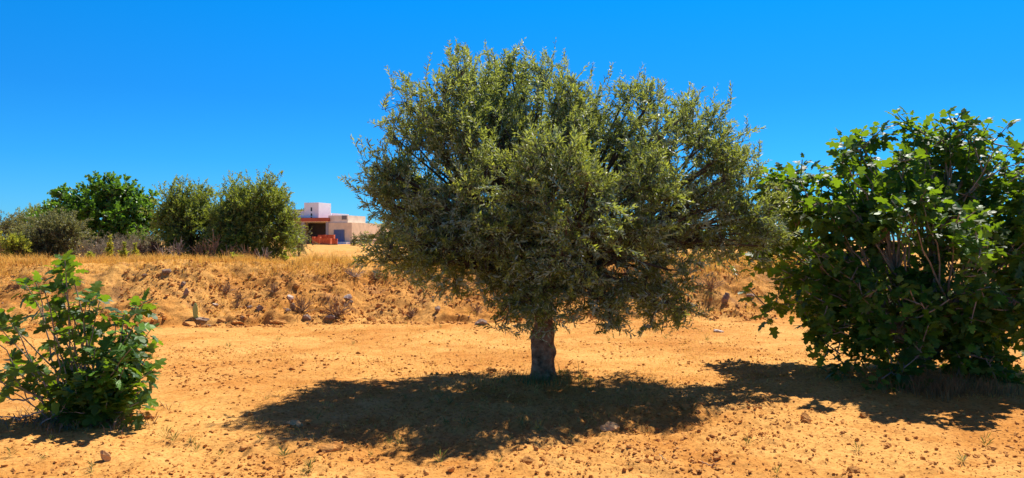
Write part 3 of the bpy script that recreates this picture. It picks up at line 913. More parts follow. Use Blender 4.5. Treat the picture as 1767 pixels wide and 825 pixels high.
dead_branch('dead_branch', [px(75, 686, 6.7), px(40, 674, 6.75), px(-10, 655, 6.8)], 0.013, M['dead_wood'], 'long grey dead branch reaching out to the left of the small fig bush')
dead_branch('dead_branch', [px(60, 690, 6.6), px(25, 690, 6.6), px(-8, 676, 6.6)], 0.010, M['dead_wood'], 'pale dead branch lying below the longer one, left of the fig bush')
dead_branch('dead_branch', [px(75, 708, 6.5), px(30, 722, 6.45), px(-10, 716, 6.5)], 0.009, M['dead_wood'], 'pale stick on the ground at the left picture edge')
dead_branch('dead_branch', [px(70, 733, 6.5), px(100, 712, 6.45), px(150, 712, 6.4)], 0.007, M['dead_wood'], 'curved dry stick at the foot of the small fig bush')
dead_branch('twig', [px(1208, 797, 5.4) * [1, 1, 0] + [0, 0, H(px(1208, 797, 5.4)[0], 5.4) + .012], px(1220, 806, 5.3) * [1, 1, 0] + [0, 0, H(px(1220, 806, 5.3)[0], 5.3) + .02], px(1234, 820, 5.15) * [1, 1, 0] + [0, 0, H(px(1234, 820, 5.15)[0], 5.15) + .012]], 0.006, M['dead_brown'], 'thin forked brown twig at the bottom right of the field', 'twig', 2)
dead_branch('twig', [px(1138, 787, 5.6) * [1, 1, 0] + [0, 0, H(px(1138, 787, 5.6)[0], 5.6) + .012], px(1145, 797, 5.45) * [1, 1, 0] + [0, 0, H(px(1145, 797, 5.45)[0], 5.45) + .015], px(1152, 806, 5.3) * [1, 1, 0] + [0, 0, H(px(1152, 806, 5.3)[0], 5.3) + .01]], 0.005, M['dead_brown'], 'straight dry twig lying left of the forked twig', 'twig', 0)

# ------------------------------------------------------------------ trees and bushes on the terrace
rng = np.random.default_rng(55)
def bg_tree(name, label, cat, Y, u0, rows, nclump, nshoot, leaf, mat, group=None, tr=0.06, sig=0.16, slen=0.32, npair=9, L=0.085, W=0.034, nl=5, up=0.9, hang=0.3, bark='bark_dark', forkz=0.5, upright=0.0, droop=0.12):
    x = (u0 - 883.5) / 1300 * Y
    b = np.array([x, Y, H(x, Y) - 0.02])
    root = thing(name, label, cat, b, group)
    lob = lobes_px(rows, Y)
    zmin = lambda xx, yy: b[2] + 0.12
    C, Nn = clumps_in(lob, nclump, rng, 0.2, zmin)
    top = b + np.array([0, 0, forkz])
    simple_trunk(root, b, top, tr, tr * 0.8, M[bark], rng)
    limbs(root, top - np.array([0, 0, 0.04]), C, rng, nl, tr * 0.6, M[bark])
    zc = (C[:, 2].max() + C[:, 2].min()) / 2
    olive_foliage(root, C, Nn, rng, nshoot, sig, slen, npair, L, W, leaf, M[mat], M[bark], zc, max(0.2, C[:, 2].max() - zc), up, hang, upright=upright, droop=droop)
    return root

GT = 'bushy olive trees on the bank'
bg_tree('olive_tree', 'bushy dark olive tree on the bank, left one of the close pair', 'tree', 20.5, 330,
        [(315, 352, 24, 24, 0, 0.5), (345, 350, 20, 22, 0.2, 0.4), (302, 400, 26, 38, 0, 0.7), (345, 405, 38, 42, 0, 0.8), (368, 370, 14, 22, 0.2, 0.4), (288, 385, 12, 26, 0, 0.4), (325, 385, 34, 30, 0, 0.7), (380, 405, 18, 36, 0, 0.5)], 120, 15, T_OLIVE, 'olive_far', GT, up=1.2, droop=0.05)
bg_tree('olive_tree', 'bushy dark olive tree on the bank, right one of the close pair', 'tree', 19.8, 440,
        [(455, 340, 32, 24, 0, 0.6), (412, 345, 18, 22, 0.2, 0.4), (470, 380, 28, 40, 0, 0.7), (430, 400, 40, 45, 0, 0.8), (485, 410, 20, 34, 0, 0.5), (392, 390, 18, 40, 0, 0.6), (435, 365, 30, 30, 0, 0.6), (494, 385, 8, 16, 0, 0.3)], 150, 15, T_OLIVE, 'olive_far', GT, up=1.2, droop=0.05)
bg_tree('olive_bush', 'small round olive bush at the right foot of the olive pair before the house', 'bush', 25.0, 516,
        [(514, 412, 15, 16, 0, 0.3), (505, 405, 14, 18, 0, 0.3)], 18, 12, T_OLIVE, 'olive_grey', tr=0.025, forkz=0.2, L=0.06, W=0.02, nl=3)
bg_tree('leafy_tree', 'tall dark green broadleaved tree at the left behind the bushes', 'tree', 32.0, 185,
        [(178, 335, 32, 28, 0, 0.9), (140, 345, 38, 22, 0, 0.8), (185, 370, 60, 45, 0, 1.3), (225, 365, 36, 36, 0, 1.0), (240, 395, 32, 35, 0, 1.0), (150, 385, 45, 40, 0, 1.1), (205, 330, 20, 18, 0, 0.5), (118, 350, 20, 16, 0, 0.5), (215, 405, 50, 30, 0.3, 1.0)],
        120, 12, T_BROAD, 'broad_leaf', tr=0.16, sig=0.21, slen=0.34, npair=5, L=0.17, W=0.125, nl=6, up=0.5, forkz=1.0)
bg_tree('olive_bush', 'rounded grey green olive bush at the far left front of the terrace', 'bush', 21.5, 92,
        [(78, 415, 38, 32, 0, 0.7), (118, 418, 32, 30, 0, 0.6), (100, 402, 36, 24, 0, 0.6), (60, 425, 24, 22, 0, 0.5)], 75, 13, T_OLIVE, 'olive_grey', tr=0.04, forkz=0.25, up=0.7)
bg_tree('olive_bush', 'dull grey green bush cut by the left picture edge', 'bush', 27.0, -8,
        [(5, 405, 30, 24, 0, 0.8), (-20, 405, 30, 24, 0, 0.8), (35, 400, 18, 22, 0.3, 0.5)], 45, 12, T_OLIVE, 'olive_grey', tr=0.04, forkz=0.3, up=0.6)
bg_tree('olive_tree', 'hazy olive tree rising behind the rounded bush at the left', 'tree', 38.0, 65,
        [(60, 382, 30, 20, 0, 1.0), (85, 380, 28, 18, 0, 1.0), (40, 388, 20, 16, 0, 0.8), (70, 400, 40, 22, 0, 1.2)], 60, 12, T_OLIVE, 'olive_far', tr=0.08, sig=0.22, L=0.11, W=0.036)
bg_tree('leafy_shrub', 'fresh green shrub between the hazy olive and the tall dark tree', 'shrub', 34.0, 95,
        [(92, 376, 22, 14, 0, 0.6), (75, 392, 22, 14, 0, 0.6), (100, 395, 26, 20, 0, 0.7)], 36, 11, T_BROAD, 'broad_leaf', tr=0.05, sig=0.2, L=0.13, W=0.09, npair=5)
bg_tree('leafy_shrub', 'small yellow green shrub at the far left edge of the terrace', 'shrub', 20.5, 32,
        [(32, 430, 17, 14, 0, 0.25), (22, 424, 10, 10, 0, 0.2)], 18, 9, T_BROAD, 'lime_leaf', tr=0.015, sig=0.08, slen=0.2, npair=6, L=0.085, W=0.035, nl=3, forkz=0.12)
bg_tree('dry_scrub', 'grey brown dry scrub below the tall dark tree', 'scrub', 21.0, 190,
        [(190, 430, 32, 14, 0, 0.5), (165, 436, 22, 10, 0, 0.4)], 40, 10, T_OLIVE, 'scrub_leaf', 'dry scrub under the tall tree', tr=0.02, sig=0.10, slen=0.25, npair=6, L=0.06, W=0.016, nl=5, forkz=0.08, bark='dead_wood')
bg_tree('dry_scrub', 'grey green low scrub just left of the olive pair', 'scrub', 24.0, 250,
        [(250, 420, 28, 13, 0, 0.5), (270, 428, 22, 12, 0, 0.4)], 36, 10, T_OLIVE, 'olive_grey', 'dry scrub under the tall tree', tr=0.02, sig=0.10, slen=0.25, npair=6, L=0.06, W=0.018, nl=5, forkz=0.08, bark='dead_wood')
bg_tree('dry_scrub', 'withered red brown bush in the scrub left of the olive pair', 'scrub', 20.0, 258,
        [(256, 432, 16, 14, 0, 0.35), (270, 440, 16, 8, 0, 0.3)], 22, 10, T_OLIVE, 'burnt_leaf', 'dry scrub under the tall tree', tr=0.02, sig=0.08, slen=0.22, npair=6, L=0.06, W=0.016, nl=4, forkz=0.08, bark='dead_brown')
bg_tree('dry_scrub', 'grey leafless looking scrub behind the yellow flower stalks', 'scrub', 23.0, 215,
        [(215, 432, 30, 14, 0, 0.5), (235, 438, 22, 10, 0, 0.4)], 36, 10, T_OLIVE, 'scrub_leaf', 'dry scrub under the tall tree', tr=0.02, sig=0.10, slen=0.25, npair=6, L=0.06, W=0.016, nl=5, forkz=0.08, bark='dead_wood')
bg_tree('dry_scrub', 'dark reddish scrub at the left picture edge beside the yellow green shrub', 'scrub', 21.0, 5,
        [(4, 434, 22, 14, 0, 0.4)], 22, 10, T_OLIVE, 'burnt_leaf', tr=0.02, sig=0.09, slen=0.22, npair=6, L=0.06, W=0.016, nl=4, forkz=0.08, bark='dead_brown')
bg_tree('olive_bush', 'pale olive bush in front of the long house wall', 'bush', 72.0, 625,
        [(622, 413, 14, 6, 0, 0.7), (610, 416, 7, 4, 0, 0.5), (636, 412, 12, 6, 0, 0.6)], 30, 10, T_OLIVE, 'olive_grey', tr=0.04, sig=0.16, slen=0.28, npair=5, L=0.13, W=0.05, nl=4, forkz=0.2, up=0.5)
bg_tree('olive_bush', 'dark olive bush beside the long house wall behind the big olive tree', 'bush', 60.0, 672,
        [(676, 411, 20, 7, 0, 0.8), (662, 415, 14, 5, 0, 0.6)], 30, 10, T_OLIVE, 'olive_far', tr=0.04, sig=0.16, slen=0.28, npair=5, L=0.13, W=0.05, nl=4, forkz=0.2, up=0.5)
for (u, lab) in ((740, 'distant olive tree beyond the terrace seen through the left part of the big crown'), (900, 'distant olive tree beyond the terrace behind the middle of the big crown'),
                 (1060, 'distant olive tree beyond the terrace behind the right half of the big crown'), (1190, 'distant olive tree beyond the terrace behind the right edge of the big crown')):
    bg_tree('olive_tree', lab, 'tree', 75.0, u,
            [(u, 398, 42, 14, 0, 1.5), (u + 30, 402, 26, 11, 0, 1.2), (u - 34, 403, 26, 10, 0, 1.2)], 34, 10, T_OLIVE, 'olive_far', 'distant olive trees', tr=0.10, sig=0.35, slen=0.5, npair=5, L=0.22, W=0.075, nl=4, forkz=0.6)

# flower stalks and dry stalks
def stalk(u, v_top, v_base, Y, label, flower, group):
    x = (u - 883.5) / 1300 * Y
    b = np.array([x, Y, H(x, Y)])
    top = px(u, v_top, Y)
    hgt = top[2] - b[2]
    root = thing('flower_stalk', label, 'plant', b, group)
    pth = bez(np.zeros((1, 3)), np.array([[0.02, 0, hgt * 0.5]]), np.array([[rng.uniform(-0.05, 0.05), 0, hgt]]), 8)
    V, Qd = tubes(pth, np.linspace(0.014, 0.006, 8)[None], 6)
    obj('stem', V, [Qd], M['weed_leaf'], root)
    n = 150
    t = rng.uniform(0.12, 1, n)
    P = np.stack([np.interp(t, np.linspace(0, 1, 8), pth[0, :, k]) for k in range(3)], -1)
    a = rng.uniform(0, 6.28, n)
    D = np.stack([np.cos(a), np.sin(a), 0.5 + 0.8 * rng.uniform(size=n)], -1)
    L = np.where(t < 0.4, 0.16, 0.075) * rng.uniform(0.7, 1.2, n)
    V, Fc, va = leaves(P, norm(D), np.array([[0, 0, 1.0]]) + rng.normal(size=(n, 3)) * 0.3, L, L * 0.38, T_BROAD, rng.uniform(0, 1, n))
    obj('foliage', V, [Fc], M['lime_leaf'], root, attrs={'vary': va})
    if flower:
        n = 90
        t = rng.uniform(flower[0], flower[1], n)
        P = np.stack([np.interp(t, np.linspace(0, 1, 8), pth[0, :, k]) for k in range(3)], -1)
        a = rng.uniform(0, 6.28, n)
        D = np.stack([np.cos(a), np.sin(a), 0.3 * rng.normal(size=n)], -1)
        V, Fc, va = leaves(P + D * 0.03, norm(D), rand_unit(rng, n), np.full(n, 0.055), np.full(n, 0.05), T_BROAD, rng.uniform(0, 1, n))
        obj('flowers', V, [Fc], M['flower'], root, attrs={'vary': va})
GS = 'tall flower stalks along the bank top'
stalk(188, 407, 455, 18.6, 'tallest yellow flowering stalk, left one of the three below the tall dark tree', (0.15, 0.75), GS)
stalk(213, 419, 455, 18.6, 'yellow green stalk, middle one of three below the tall dark tree', (0.1, 0.45), GS)
stalk(233, 421, 455, 18.6, 'yellow flowering stalk, right one of the three below the tall dark tree', (0.1, 0.6), GS)
stalk(404, 438, 464, 18.0, 'short bright green stalk in front of the olive pair', None, GS)
stalk(413, 443, 464, 18.0, 'shorter lime green stalk beside the bright green one', None, GS)
stalk(491, 433, 458, 18.2, 'lime green stalk at the right foot of the olive pair', None, GS)
stalk(155, 436, 456, 18.4, 'low yellow green stalk left of the tall flowering stalks', (0.2, 0.6), GS)

def dry_stalks(u, v_top, Y, w, n, label, mat):
    x = (u - 883.5) / 1300 * Y
    b = np.array([x, Y, H(x, Y)])
    hgt = px(u, v_top, Y)[2] - b[2]
    paths, rads = [], []
    for k in range(n):
        a = rng.uniform(0, 6.28)
        p0 = np.array([rng.uniform(-0.05, 0.05), rng.uniform(-0.05, 0.05), 0])
        e = np.array([rng.normal() * w, rng.normal() * w * 0.6, hgt * rng.uniform(0.55, 1.0)])
        pth = bez(p0[None], (p0 * 0.5 + e * 0.4 + [0, 0, hgt * 0.12])[None], e[None], 7)[0]
        paths.append(pth); rads.append(np.linspace(0.010, 0.004, 7))
        for _ in range(5):
            q = pth[rng.integers(2, 6)]
            e2 = q + np.array([rng.normal() * 0.10, rng.normal() * 0.08, rng.uniform(0.08, 0.28)])
            paths.append(bez(q[None], ((q + e2) / 2 + rng.normal(size=3) * 0.02)[None], e2[None], 7)[0]); rads.append(np.linspace(0.006, 0.003, 7))
    V, Qd = tubes(np.array(paths), np.array(rads), 4)
    o = obj('dry_bush', V, [Qd], M[mat])
    o.location = b
    return tag(o, label, 'dry bush', 'dry stalks in front of the olive pair')
dry_stalks(308, 415, 18.6, 0.13, 7, 'pale leafless dry bush at the left foot of the olive pair', 'dead_wood')
dry_stalks(368, 402, 18.4, 0.16, 8, 'tall brown dry stalks standing before the gap of the olive pair', 'dead_brown')
dry_stalks(395, 432, 18.2, 0.10, 7, 'brown dry stalks just left of the short bright green stalk', 'dead_brown')
dry_stalks(427, 434, 18.3, 0.14, 8, 'brown dry stalks before the right olive of the pair', 'dead_brown')
dry_stalks(345, 430, 18.5, 0.16, 7, 'thin brown dry stalks before the left olive of the pair', 'dead_brown')
dry_stalks(455, 440, 18.4, 0.12, 6, 'low grey dry stalks under the right olive of the pair', 'dead_wood')
dry_stalks(280, 432, 18.7, 0.12, 6, 'low pale dry stalks left of the olive pair beside the scrub', 'dead_wood')

def bank_bush(u, v_, r, n, label, mat):
    p = on_bank(u, v_)
    paths, rads = [], []
    for k in range(n):
        d = norm(np.array([rng.normal(), rng.normal(), abs(rng.normal()) + 0.35]))
        e = d * r * rng.uniform(0.6, 1.1)
        pth = bez(np.zeros((1, 3)), (e * 0.5 + rng.normal(size=3) * r * 0.15)[None], e[None], 6)[0]
        paths.append(pth); rads.append(np.linspace(0.007, 0.003, 6))
        for _ in range(3):
            q = pth[rng.integers(1, 5)]
            e2 = q + norm(d + rng.normal(size=3) * 0.7) * r * 0.4
            paths.append(bez(q[None], ((q + e2) / 2)[None], e2[None], 6)[0]); rads.append(np.linspace(0.004, 0.002, 6))
    V, Qd = tubes(np.array(paths), np.array(rads), 3)
    o = obj('dry_bush', V, [Qd], M[mat])
    o.location = p
    return tag(o, label, 'dry bush')
bank_bush(583, 545, 0.42, 40, 'round brown dry bush on the bank left of the olive crown', 'dead_brown')
bank_bush(522, 538, 0.34, 34, 'brown dry bush on the bank beside the stone cluster', 'dead_brown')
bank_bush(1225, 500, 0.38, 34, 'dark dry bush on the bank between the olive and the large fig', 'dead_brown')
bank_bush(612, 478, 0.30, 26, 'grey dry bush at the bank top left of the olive crown', 'dead_wood')
bank_bush(392, 505, 0.24, 26, 'dark dry tuft high on the bank below the olive pair', 'dead_brown')
bank_bush(650, 482, 0.28, 26, 'low dry bush at the bank top touching the olive crown', 'dead_brown')

# prickly pear pads on the bank foot
db_ = [o for o in COL.objects if o.name.startswith('dry_bush')][-2]
for k in range(34):
    X = rng.uniform(-10.5, 6.0)
    Y = float(foot(np.array([X]))[0]) + rng.uniform(0.3, 2.6)
    o = db_.copy()
    COL.objects.link(o)
    s = rng.uniform(0.35, 0.9)
    o.location = (X, Y, H(X, Y) - 0.02)
    o.scale = (s, s, s)
    o.rotation_euler = (0, 0, rng.uniform(0, 6.28))
    tag(o, 'small dark dry tuft rooted in the sandy face of the bank', 'dry bush', 'dry tufts in the face of the bank')
p = on_bank(337, 552)
cac = thing('prickly_pear', 'single pale green prickly pear pad standing at the bank foot', 'cactus', p)
v, f = ICO2
obj('pad', v * np.array([0.050, 0.022, 0.155]) + [0, 0, 0.17], [f], M['cactus'], cac, smooth=True)
obj('pad', v * np.array([0.040, 0.02, 0.07]) + [0.02, 0.01, 0.03], [f], M['cactus'], cac, smooth=True)

# ------------------------------------------------------------------ grasses and weeds
rng = np.random.default_rng(66)
def blades(x, y, hgt, lean, rng, wid=0.004):
    """curved grass blades rooted at x, y"""
    n = len(x)
    a = rng.uniform(0, 6.28, n)
    out = np.stack([np.cos(a), np.sin(a), np.zeros(n)], -1)
    b = np.stack([x, y, height(x, y) - 0.01], -1)
    le = lean * rng.uniform(0.2, 1.3, n)
    p1 = b + np.stack([np.zeros(n), np.zeros(n), hgt * 0.55], -1) + out * (hgt * le * 0.3)[:, None]
    p2 = b + np.stack([np.zeros(n), np.zeros(n), hgt * (1 - 0.25 * le)], -1) + out * (hgt * le)[:, None]
    a2 = rng.uniform(0, 6.28, n)
    side = np.stack([np.cos(a2), np.sin(a2), np.zeros(n)], -1)
    w = (wid * rng.uniform(0.6, 1.4, n))[:, None]
    V = np.stack([b - side * w, b + side * w, p1 - side * w * 0.8, p1 + side * w * 0.8, p2], 1)
    o = np.arange(n)[:, None] * 5
    Q = o + np.array([[0, 1, 3, 2]])
    T = o + np.array([[2, 3, 4]])
    return V.reshape(-1, 3), Q, T, np.repeat(np.clip(rng.normal(0.5, 0.25, n), 0, 1), 5)

def grass_at(cx, cy, nb, spread, hgt, rng):
    k = np.repeat(np.arange(len(cx)), nb)
    x = cx[k] + rng.normal(size=len(k)) * spread
    y = cy[k] + rng.normal(size=len(k)) * spread
    hh = hgt[k] * rng.uniform(0.5, 1.2, len(k))
    return x, y, hh
# golden grass along the bank top, thinning down its face and back over the terrace
n = 14000
X = rng.uniform(-16, 9.5, n)
o_ = np.where(rng.uniform(size=n) < 0.6, rng.normal(3.0, 0.8, n), rng.uniform(0.2, 3.0, n))
Y = foot(X) + o_
den = np.clip(0.65 + 0.9 * fbm(X * 0.5, Y * 0.5, 101, 3), 0, 1) * np.where(o_ < 1.6, 0.55, 1.0) * np.where((X > -3.6) & (X < -2.2), 0.55, 1.0)
den = den * np.where(X < -4.2, 1.0, 0.7)
k = rng.uniform(size=n) < den
x, y, hh = grass_at(X[k], Y[k], 9, 0.07, rng.uniform(0.09, 0.26, k.sum()) * np.where(o_[k] < 1.8, 0.5, 1.0) * np.clip(0.9 + 1.1 * fbm(X[k] * 0.7, Y[k] * 0.7, 103, 3), 0.35, 1.7), rng)
n = 2600
Y2 = rng.uniform(19, 34, n)
X2 = rng.uniform(-0.66, 0.62, n) * Y2
k2 = fbm(X2 * 0.25, Y2 * 0.4, 111, 3) > 0.05
x2, y2, hh2 = grass_at(X2[k2], Y2[k2], 7, 0.09, rng.uniform(0.06, 0.20, k2.sum()), rng)
Vg, Qg, Tg, va = blades(np.concatenate([x, x2]), np.concatenate([y, y2]), np.concatenate([hh, hh2]), 0.7, rng, 0.0045)
tag(obj('dry_grass', Vg, [Qg, Tg], M['dry_grass'], attrs={'vary': va}), 'golden dry grass along the top and face of the bank', 'grass', kind='stuff')
# low straw and stubble on the field, and the withered grass under the fig and around the trunk
n = 9000
Y = rng.uniform(5, 15.8, n)
X = rng.uniform(-0.72, 0.72, n) * Y
k = (fbm(X * 0.45, Y * 0.6, 121, 3) + np.where((Y > 9.5), 0.30, -0.05)) > 0.18
x, y, hh = grass_at(X[k], Y[k], 5, 0.05, rng.uniform(0.02, 0.075, k.sum()), rng)
Vg, Qg, Tg, va = blades(x, y, hh, 1.6, rng, 0.0028)
tag(obj('dry_stubble', Vg, [Qg, Tg], M['dry_grass'], attrs={'vary': va}), 'short straw coloured stubble scattered over the sandy field', 'stubble', kind='stuff')
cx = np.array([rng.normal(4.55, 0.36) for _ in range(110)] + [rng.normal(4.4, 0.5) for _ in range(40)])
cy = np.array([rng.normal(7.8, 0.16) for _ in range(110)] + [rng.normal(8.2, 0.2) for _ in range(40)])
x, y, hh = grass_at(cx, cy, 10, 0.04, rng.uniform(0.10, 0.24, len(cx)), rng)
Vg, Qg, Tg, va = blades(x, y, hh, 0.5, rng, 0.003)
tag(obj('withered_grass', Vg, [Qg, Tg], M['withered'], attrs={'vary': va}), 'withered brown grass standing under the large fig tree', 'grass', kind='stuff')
cx, cy = rng.normal(0.34, 0.30, 70), rng.normal(8.35, 0.2, 70)
x, y, hh = grass_at(cx, cy, 9, 0.04, rng.uniform(0.06, 0.2, len(cx)), rng)
Vg, Qg, Tg, va = blades(x, y, hh, 0.7, rng, 0.0025)
tag(obj('trunk_grass', Vg, [Qg, Tg], M['weed_leaf'], attrs={'vary': va}), 'thin weedy grass around the foot of the olive trunk', 'grass', kind='stuff')
cx, cy = rng.normal(-3.75, 0.35, 80), rng.normal(6.65, 0.2, 80)
x, y, hh = grass_at(cx, cy, 9, 0.05, rng.uniform(0.05, 0.16, len(cx)), rng)
Vg, Qg, Tg, va = blades(x, y, hh, 1.2, rng, 0.003)
tag(obj('bush_litter', Vg, [Qg, Tg], M['dead_brown'], attrs={'vary': va}), 'tangled brown dead grass at the foot of the small fig bush', 'grass', kind='stuff')

# weeds: one small plant, then copies
def weed_mesh(rng, n, L):
    a = rng.uniform(0, 6.28, n)
    D = np.stack([np.cos(a), np.sin(a), rng.uniform(0.3, 1.8, n)], -1)
    st = norm(D) * rng.uniform(0.0, 0.6, n)[:, None] * L * np.array([0.4, 0.4, 1.0])
    ll = L * rng.uniform(0.35, 0.8, n)
    return leaves(st, norm(D), np.array([[0, 0, 1.0]]) + rng.normal(size=(n, 3)) * 0.4, ll, ll * 0.09, T_BROAD, rng.uniform(0, 1, n))
wp = []
for k in range(4):
    V, Fc, va = weed_mesh(rng, 24, 0.085)
    wp.append(obj('weed', V, [Fc], M['weed_leaf'], attrs={'vary': va}))
spots = [(537, 720), (548, 728), (672, 770), (690, 772), (700, 690), (760, 690), (745, 700), (775, 700), (815, 735), (800, 740), (770, 735), (640, 790), (530, 818), (535, 812), (490, 790), (460, 690), (930, 745), (900, 735), (985, 760), (880, 760), (285, 760), (300, 765), (330, 765), (340, 780), (158, 818), (160, 808), (75, 795), (1310, 575), (1280, 560), (1050, 590), (1220, 590), (1150, 585), (610, 595), (480, 590), (395, 600), (1480, 780), (1660, 800), (1290, 770), (1340, 820), (1700, 770), (760, 800), (860, 800), (90, 760), (130, 745), (20, 790), (700, 560), (760, 565), (1130, 575), (1085, 560), (380, 790), (450, 760)]
for k, (u, v_) in enumerate(spots):
    p = on_bank(u, v_)
    o = wp[k] if k < 4 else wp[k % 4].copy()
    if k >= 4:
        COL.objects.link(o)
    s = rng.uniform(0.5, 1.2)
    o.location = (p[0], p[1], H(p[0], p[1]))
    o.scale = (s, s, s * rng.uniform(0.8, 1.4))
    o.rotation_euler = (0, 0, rng.uniform(0, 6.28))
    tag(o, 'small sparse green weed growing on the bare sandy field', 'weed', 'weeds on the field')
p = on_bank(159, 730)
sd = thing('seedling', 'yellow green spiky seedling on a reddish stem before the small fig bush', 'plant', (p[0], p[1], H(p[0], p[1])))
V, Qd = tubes(bez(np.zeros((1, 3)), np.array([[0.01, 0, 0.09]]), np.array([[0, 0, 0.19]]), 6), np.linspace(0.006, 0.003, 6)[None], 5)
obj('stem', V, [Qd], M['burnt_leaf'], sd)
n = 46
t = rng.uniform(0.45, 1.0, n); a = rng.uniform(0, 6.28, n)
D = np.stack([np.cos(a), np.sin(a), rng.uniform(0.1, 1.2, n)], -1)
V, Fc, va = leaves(np.stack([0 * t, 0 * t, t * 0.19], -1), norm(D), np.array([[0, 0, 1.0]]) + 0.2 * rng.normal(size=(n, 3)), np.full(n, 0.06), np.full(n, 0.015), T_BROAD, rng.uniform(0, 1, n))
obj('foliage', V, [Fc], M['lime_leaf'], sd, attrs={'vary': va})

# ------------------------------------------------------------------ the house far behind
HC = np.array([-21.2, 100.0])                    # near right corner of the front
du = np.array([-0.954, 0.30])                    # along the front, to the left
dv = np.array([0.30, 0.954])                     # to the back
GZH = H(HC[0], HC[1])
house = thing('house', 'low white and sand coloured house with a square white tower and an open garage', 'house', (HC[0], HC[1], GZH))
house.rotation_euler = (0, 0, math.atan2(-du[1], -du[0]))
def s_at(u, t=0.0):
    """distance left of the corner at which photo column u meets the plane t metres behind the front"""
    k = (u - 883.5) / 1300.0
    o0 = HC + dv * t
    return float((k * o0[1] - o0[0]) / (du[0] - k * du[1]))
def z_at(v_, Y=101.0):
    return CAM_H - (v_ - 415.0) / 1300.0 * Y - GZH
def hb(name, u0, u1, t0, t1, v_top, v_bot, mat, parent=house, label=None, dz0=0.0):
    sa, sb = s_at(u0, t0), s_at(u1, t0)
    Yt = 100.0 + 0.30 * (sa + sb) / 2 + 0.954 * t0
    z1 = z_at(v_top, Yt)
    z0 = -0.3 if v_bot is None else z_at(v_bot, Yt)
    V, Qb = box(-sa, -sb, t0, t1, z0, z1)
    o = obj(name, V, [Qb], mat, parent)
    if label: o['label'] = label
    return o, (-sa, -sb, t0, t1, z0, z1)
hb('wall', 566.7, 607, 0.0, 11.7, 384.2, None, M['sand_wall'], label='long sand coloured wall on the right')
hb('parapet', 566.5, 600, 0.15, 5.0, 371.8, 384.2, M['cream_wall'], label='cream parapet over the sand wall')
hb('window', 589.7, 598, 0.10, 0.148, 371.9, 379, M['grey'], label='grey square opening in the parapet')
# garage: side and back walls, posts, beams
hb('wall', 486, 566.4, 6.0, 6.3, 383.5, None, M['dark_inside'], label='dark back wall of the garage')
hb('wall', 486, 490, 0.1, 6.0, 383.5, None, M['cream_wall'], label='left garage wall')
hb('post', 562.2, 566.6, -0.05, 0.35, 383.2, None, M['concrete'])
hb('post', 520.0, 524.8, -0.05, 0.35, 383.2, None, M['concrete'])
hb('lintel', 486, 566.6, -0.05, 6.3, 382.3, 383.4, M['cream_wall'])
hb('beam', 486, 567.0, -0.25, 6.4, 376.0, 382.3, M['red_beam'], label='red beam over the garage opening')
tw, tb_ = hb('tower', 524.8, 549.7, 1.0, 4.2, 349.6, 376.0, M['white_wall'])
for (va_, vb_) in ((358.0, 364.5), (368.5, 372.8), (373.8, 375.8)):
    hb('window', 536.0, 538.4, 0.97, 0.998, va_, vb_, M['glass'], tw)
hb('upper_wall', 490, 524.6, 1.3, 6.2, 363.6, 376.0, M['white_wall'])
hb('roof', 486, 524.5, 1.1, 6.4, 361.6, 363.6, M['concrete'], label='grey flat roof slab left of the tower')
hb('upper_wall', 549.9, 573.5, 4.4, 9.0, 368.0, 382.0, M['white_wall'], label='low white roof wall right of the tower')
dr_, db = hb('door', 577.2, 592.9, -0.03, -0.002, 397.5, None, M['blue_door'])
hb('frame', 575.8, 577.1, -0.06, -0.002, 396.3, None, M['door_frame'], dr_)
hb('frame', 593.0, 594.3, -0.06, -0.002, 396.3, None, M['door_frame'], dr_)
hb('frame', 577.1, 593.0, -0.06, -0.002, 396.3, 397.5, M['door_frame'], dr_)
hb('frame', 584.6, 585.4, -0.05, -0.031, 397.5, None, M['door_frame'], dr_)
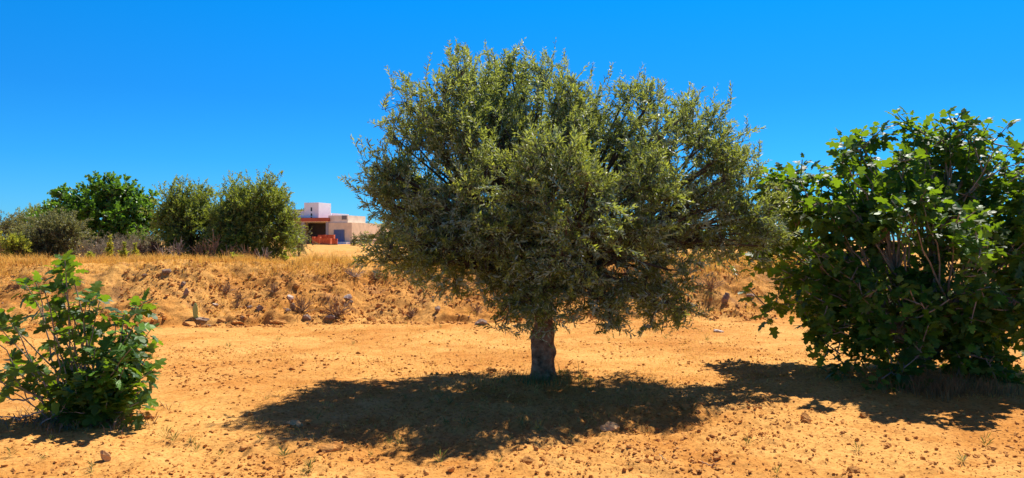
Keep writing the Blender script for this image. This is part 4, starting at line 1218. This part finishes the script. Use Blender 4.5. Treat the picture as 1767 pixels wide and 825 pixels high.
hb('step', 579, 598, -1.0, -0.07, 417.4, None, M['white_wall'])
V, Qb = box(0.02, 0.35, 8.0, 8.4, -0.3, z_at(389, 107))
obj('chimney', V, [Qb], M['concrete'], house)
# long low wall running on behind to the right
lw = px(607, 390, 111.0)
V, Qb = box(0, 20.0, 0, 0.3, -0.3, 2.35)
o = obj('long_wall', V, [Qb], M['sand_wall'])
o.location = (-17.6, 111.5, H(-17.6, 111.5)); o.rotation_euler = (0, 0, R(52))
tag(o, 'long low sand coloured boundary wall right of the house', 'wall')

# brick stacks in front of the garage
rng = np.random.default_rng(77)
def brick_stack(u, Y, cols, rows, lab, deep=3, rot=0.0):
    x = (u - 883.5) / 1300 * Y
    root = thing('brick_stack', lab, 'bricks', (x, Y, H(x, Y)), 'brick stacks by the garage')
    root.rotation_euler = (0, 0, rot)
    bw, bh, bd = 0.30, 0.20, 0.25
    parts = []
    for r_ in range(rows):
        for c_ in range(cols):
            for d_ in range(deep):
                if r_ == rows - 1 and rng.uniform() < 0.3:
                    continue
                jx, jy = rng.uniform(-0.012, 0.012, 2)
                x0 = (c_ - cols / 2) * bw + jx
                y0 = d_ * bd + jy
                parts.append(box(x0 + 0.004, x0 + bw - 0.012, y0 + 0.004, y0 + bd - 0.012, 0.12 + r_ * bh + 0.002, 0.12 + (r_ + 1) * bh - 0.008))
    V, Qb = join(parts)
    obj('bricks', V, [Qb], M['brick'], root)
    parts = [box(-cols * bw / 2, cols * bw / 2, d_ * 0.3, d_ * 0.3 + 0.12, -0.05, 0.115) for d_ in range(3)]
    V, Qb = join(parts)
    obj('pallet', V, [Qb], M['dead_brown'], root)
brick_stack(545, 86.0, 3, 4, 'red brick stack at the left end of the row before the garage')
brick_stack(557, 87.5, 4, 5, 'tall red brick stack in the middle of the row before the garage')
brick_stack(567, 87.0, 4, 5, 'tall red brick stack next to the blue door end of the row')
brick_stack(575, 85.5, 3, 3, 'lowest red brick stack at the right end of the row', rot=0.15)
brick_stack(561, 83.5, 4, 3, 'low red brick stack standing in front of the others')
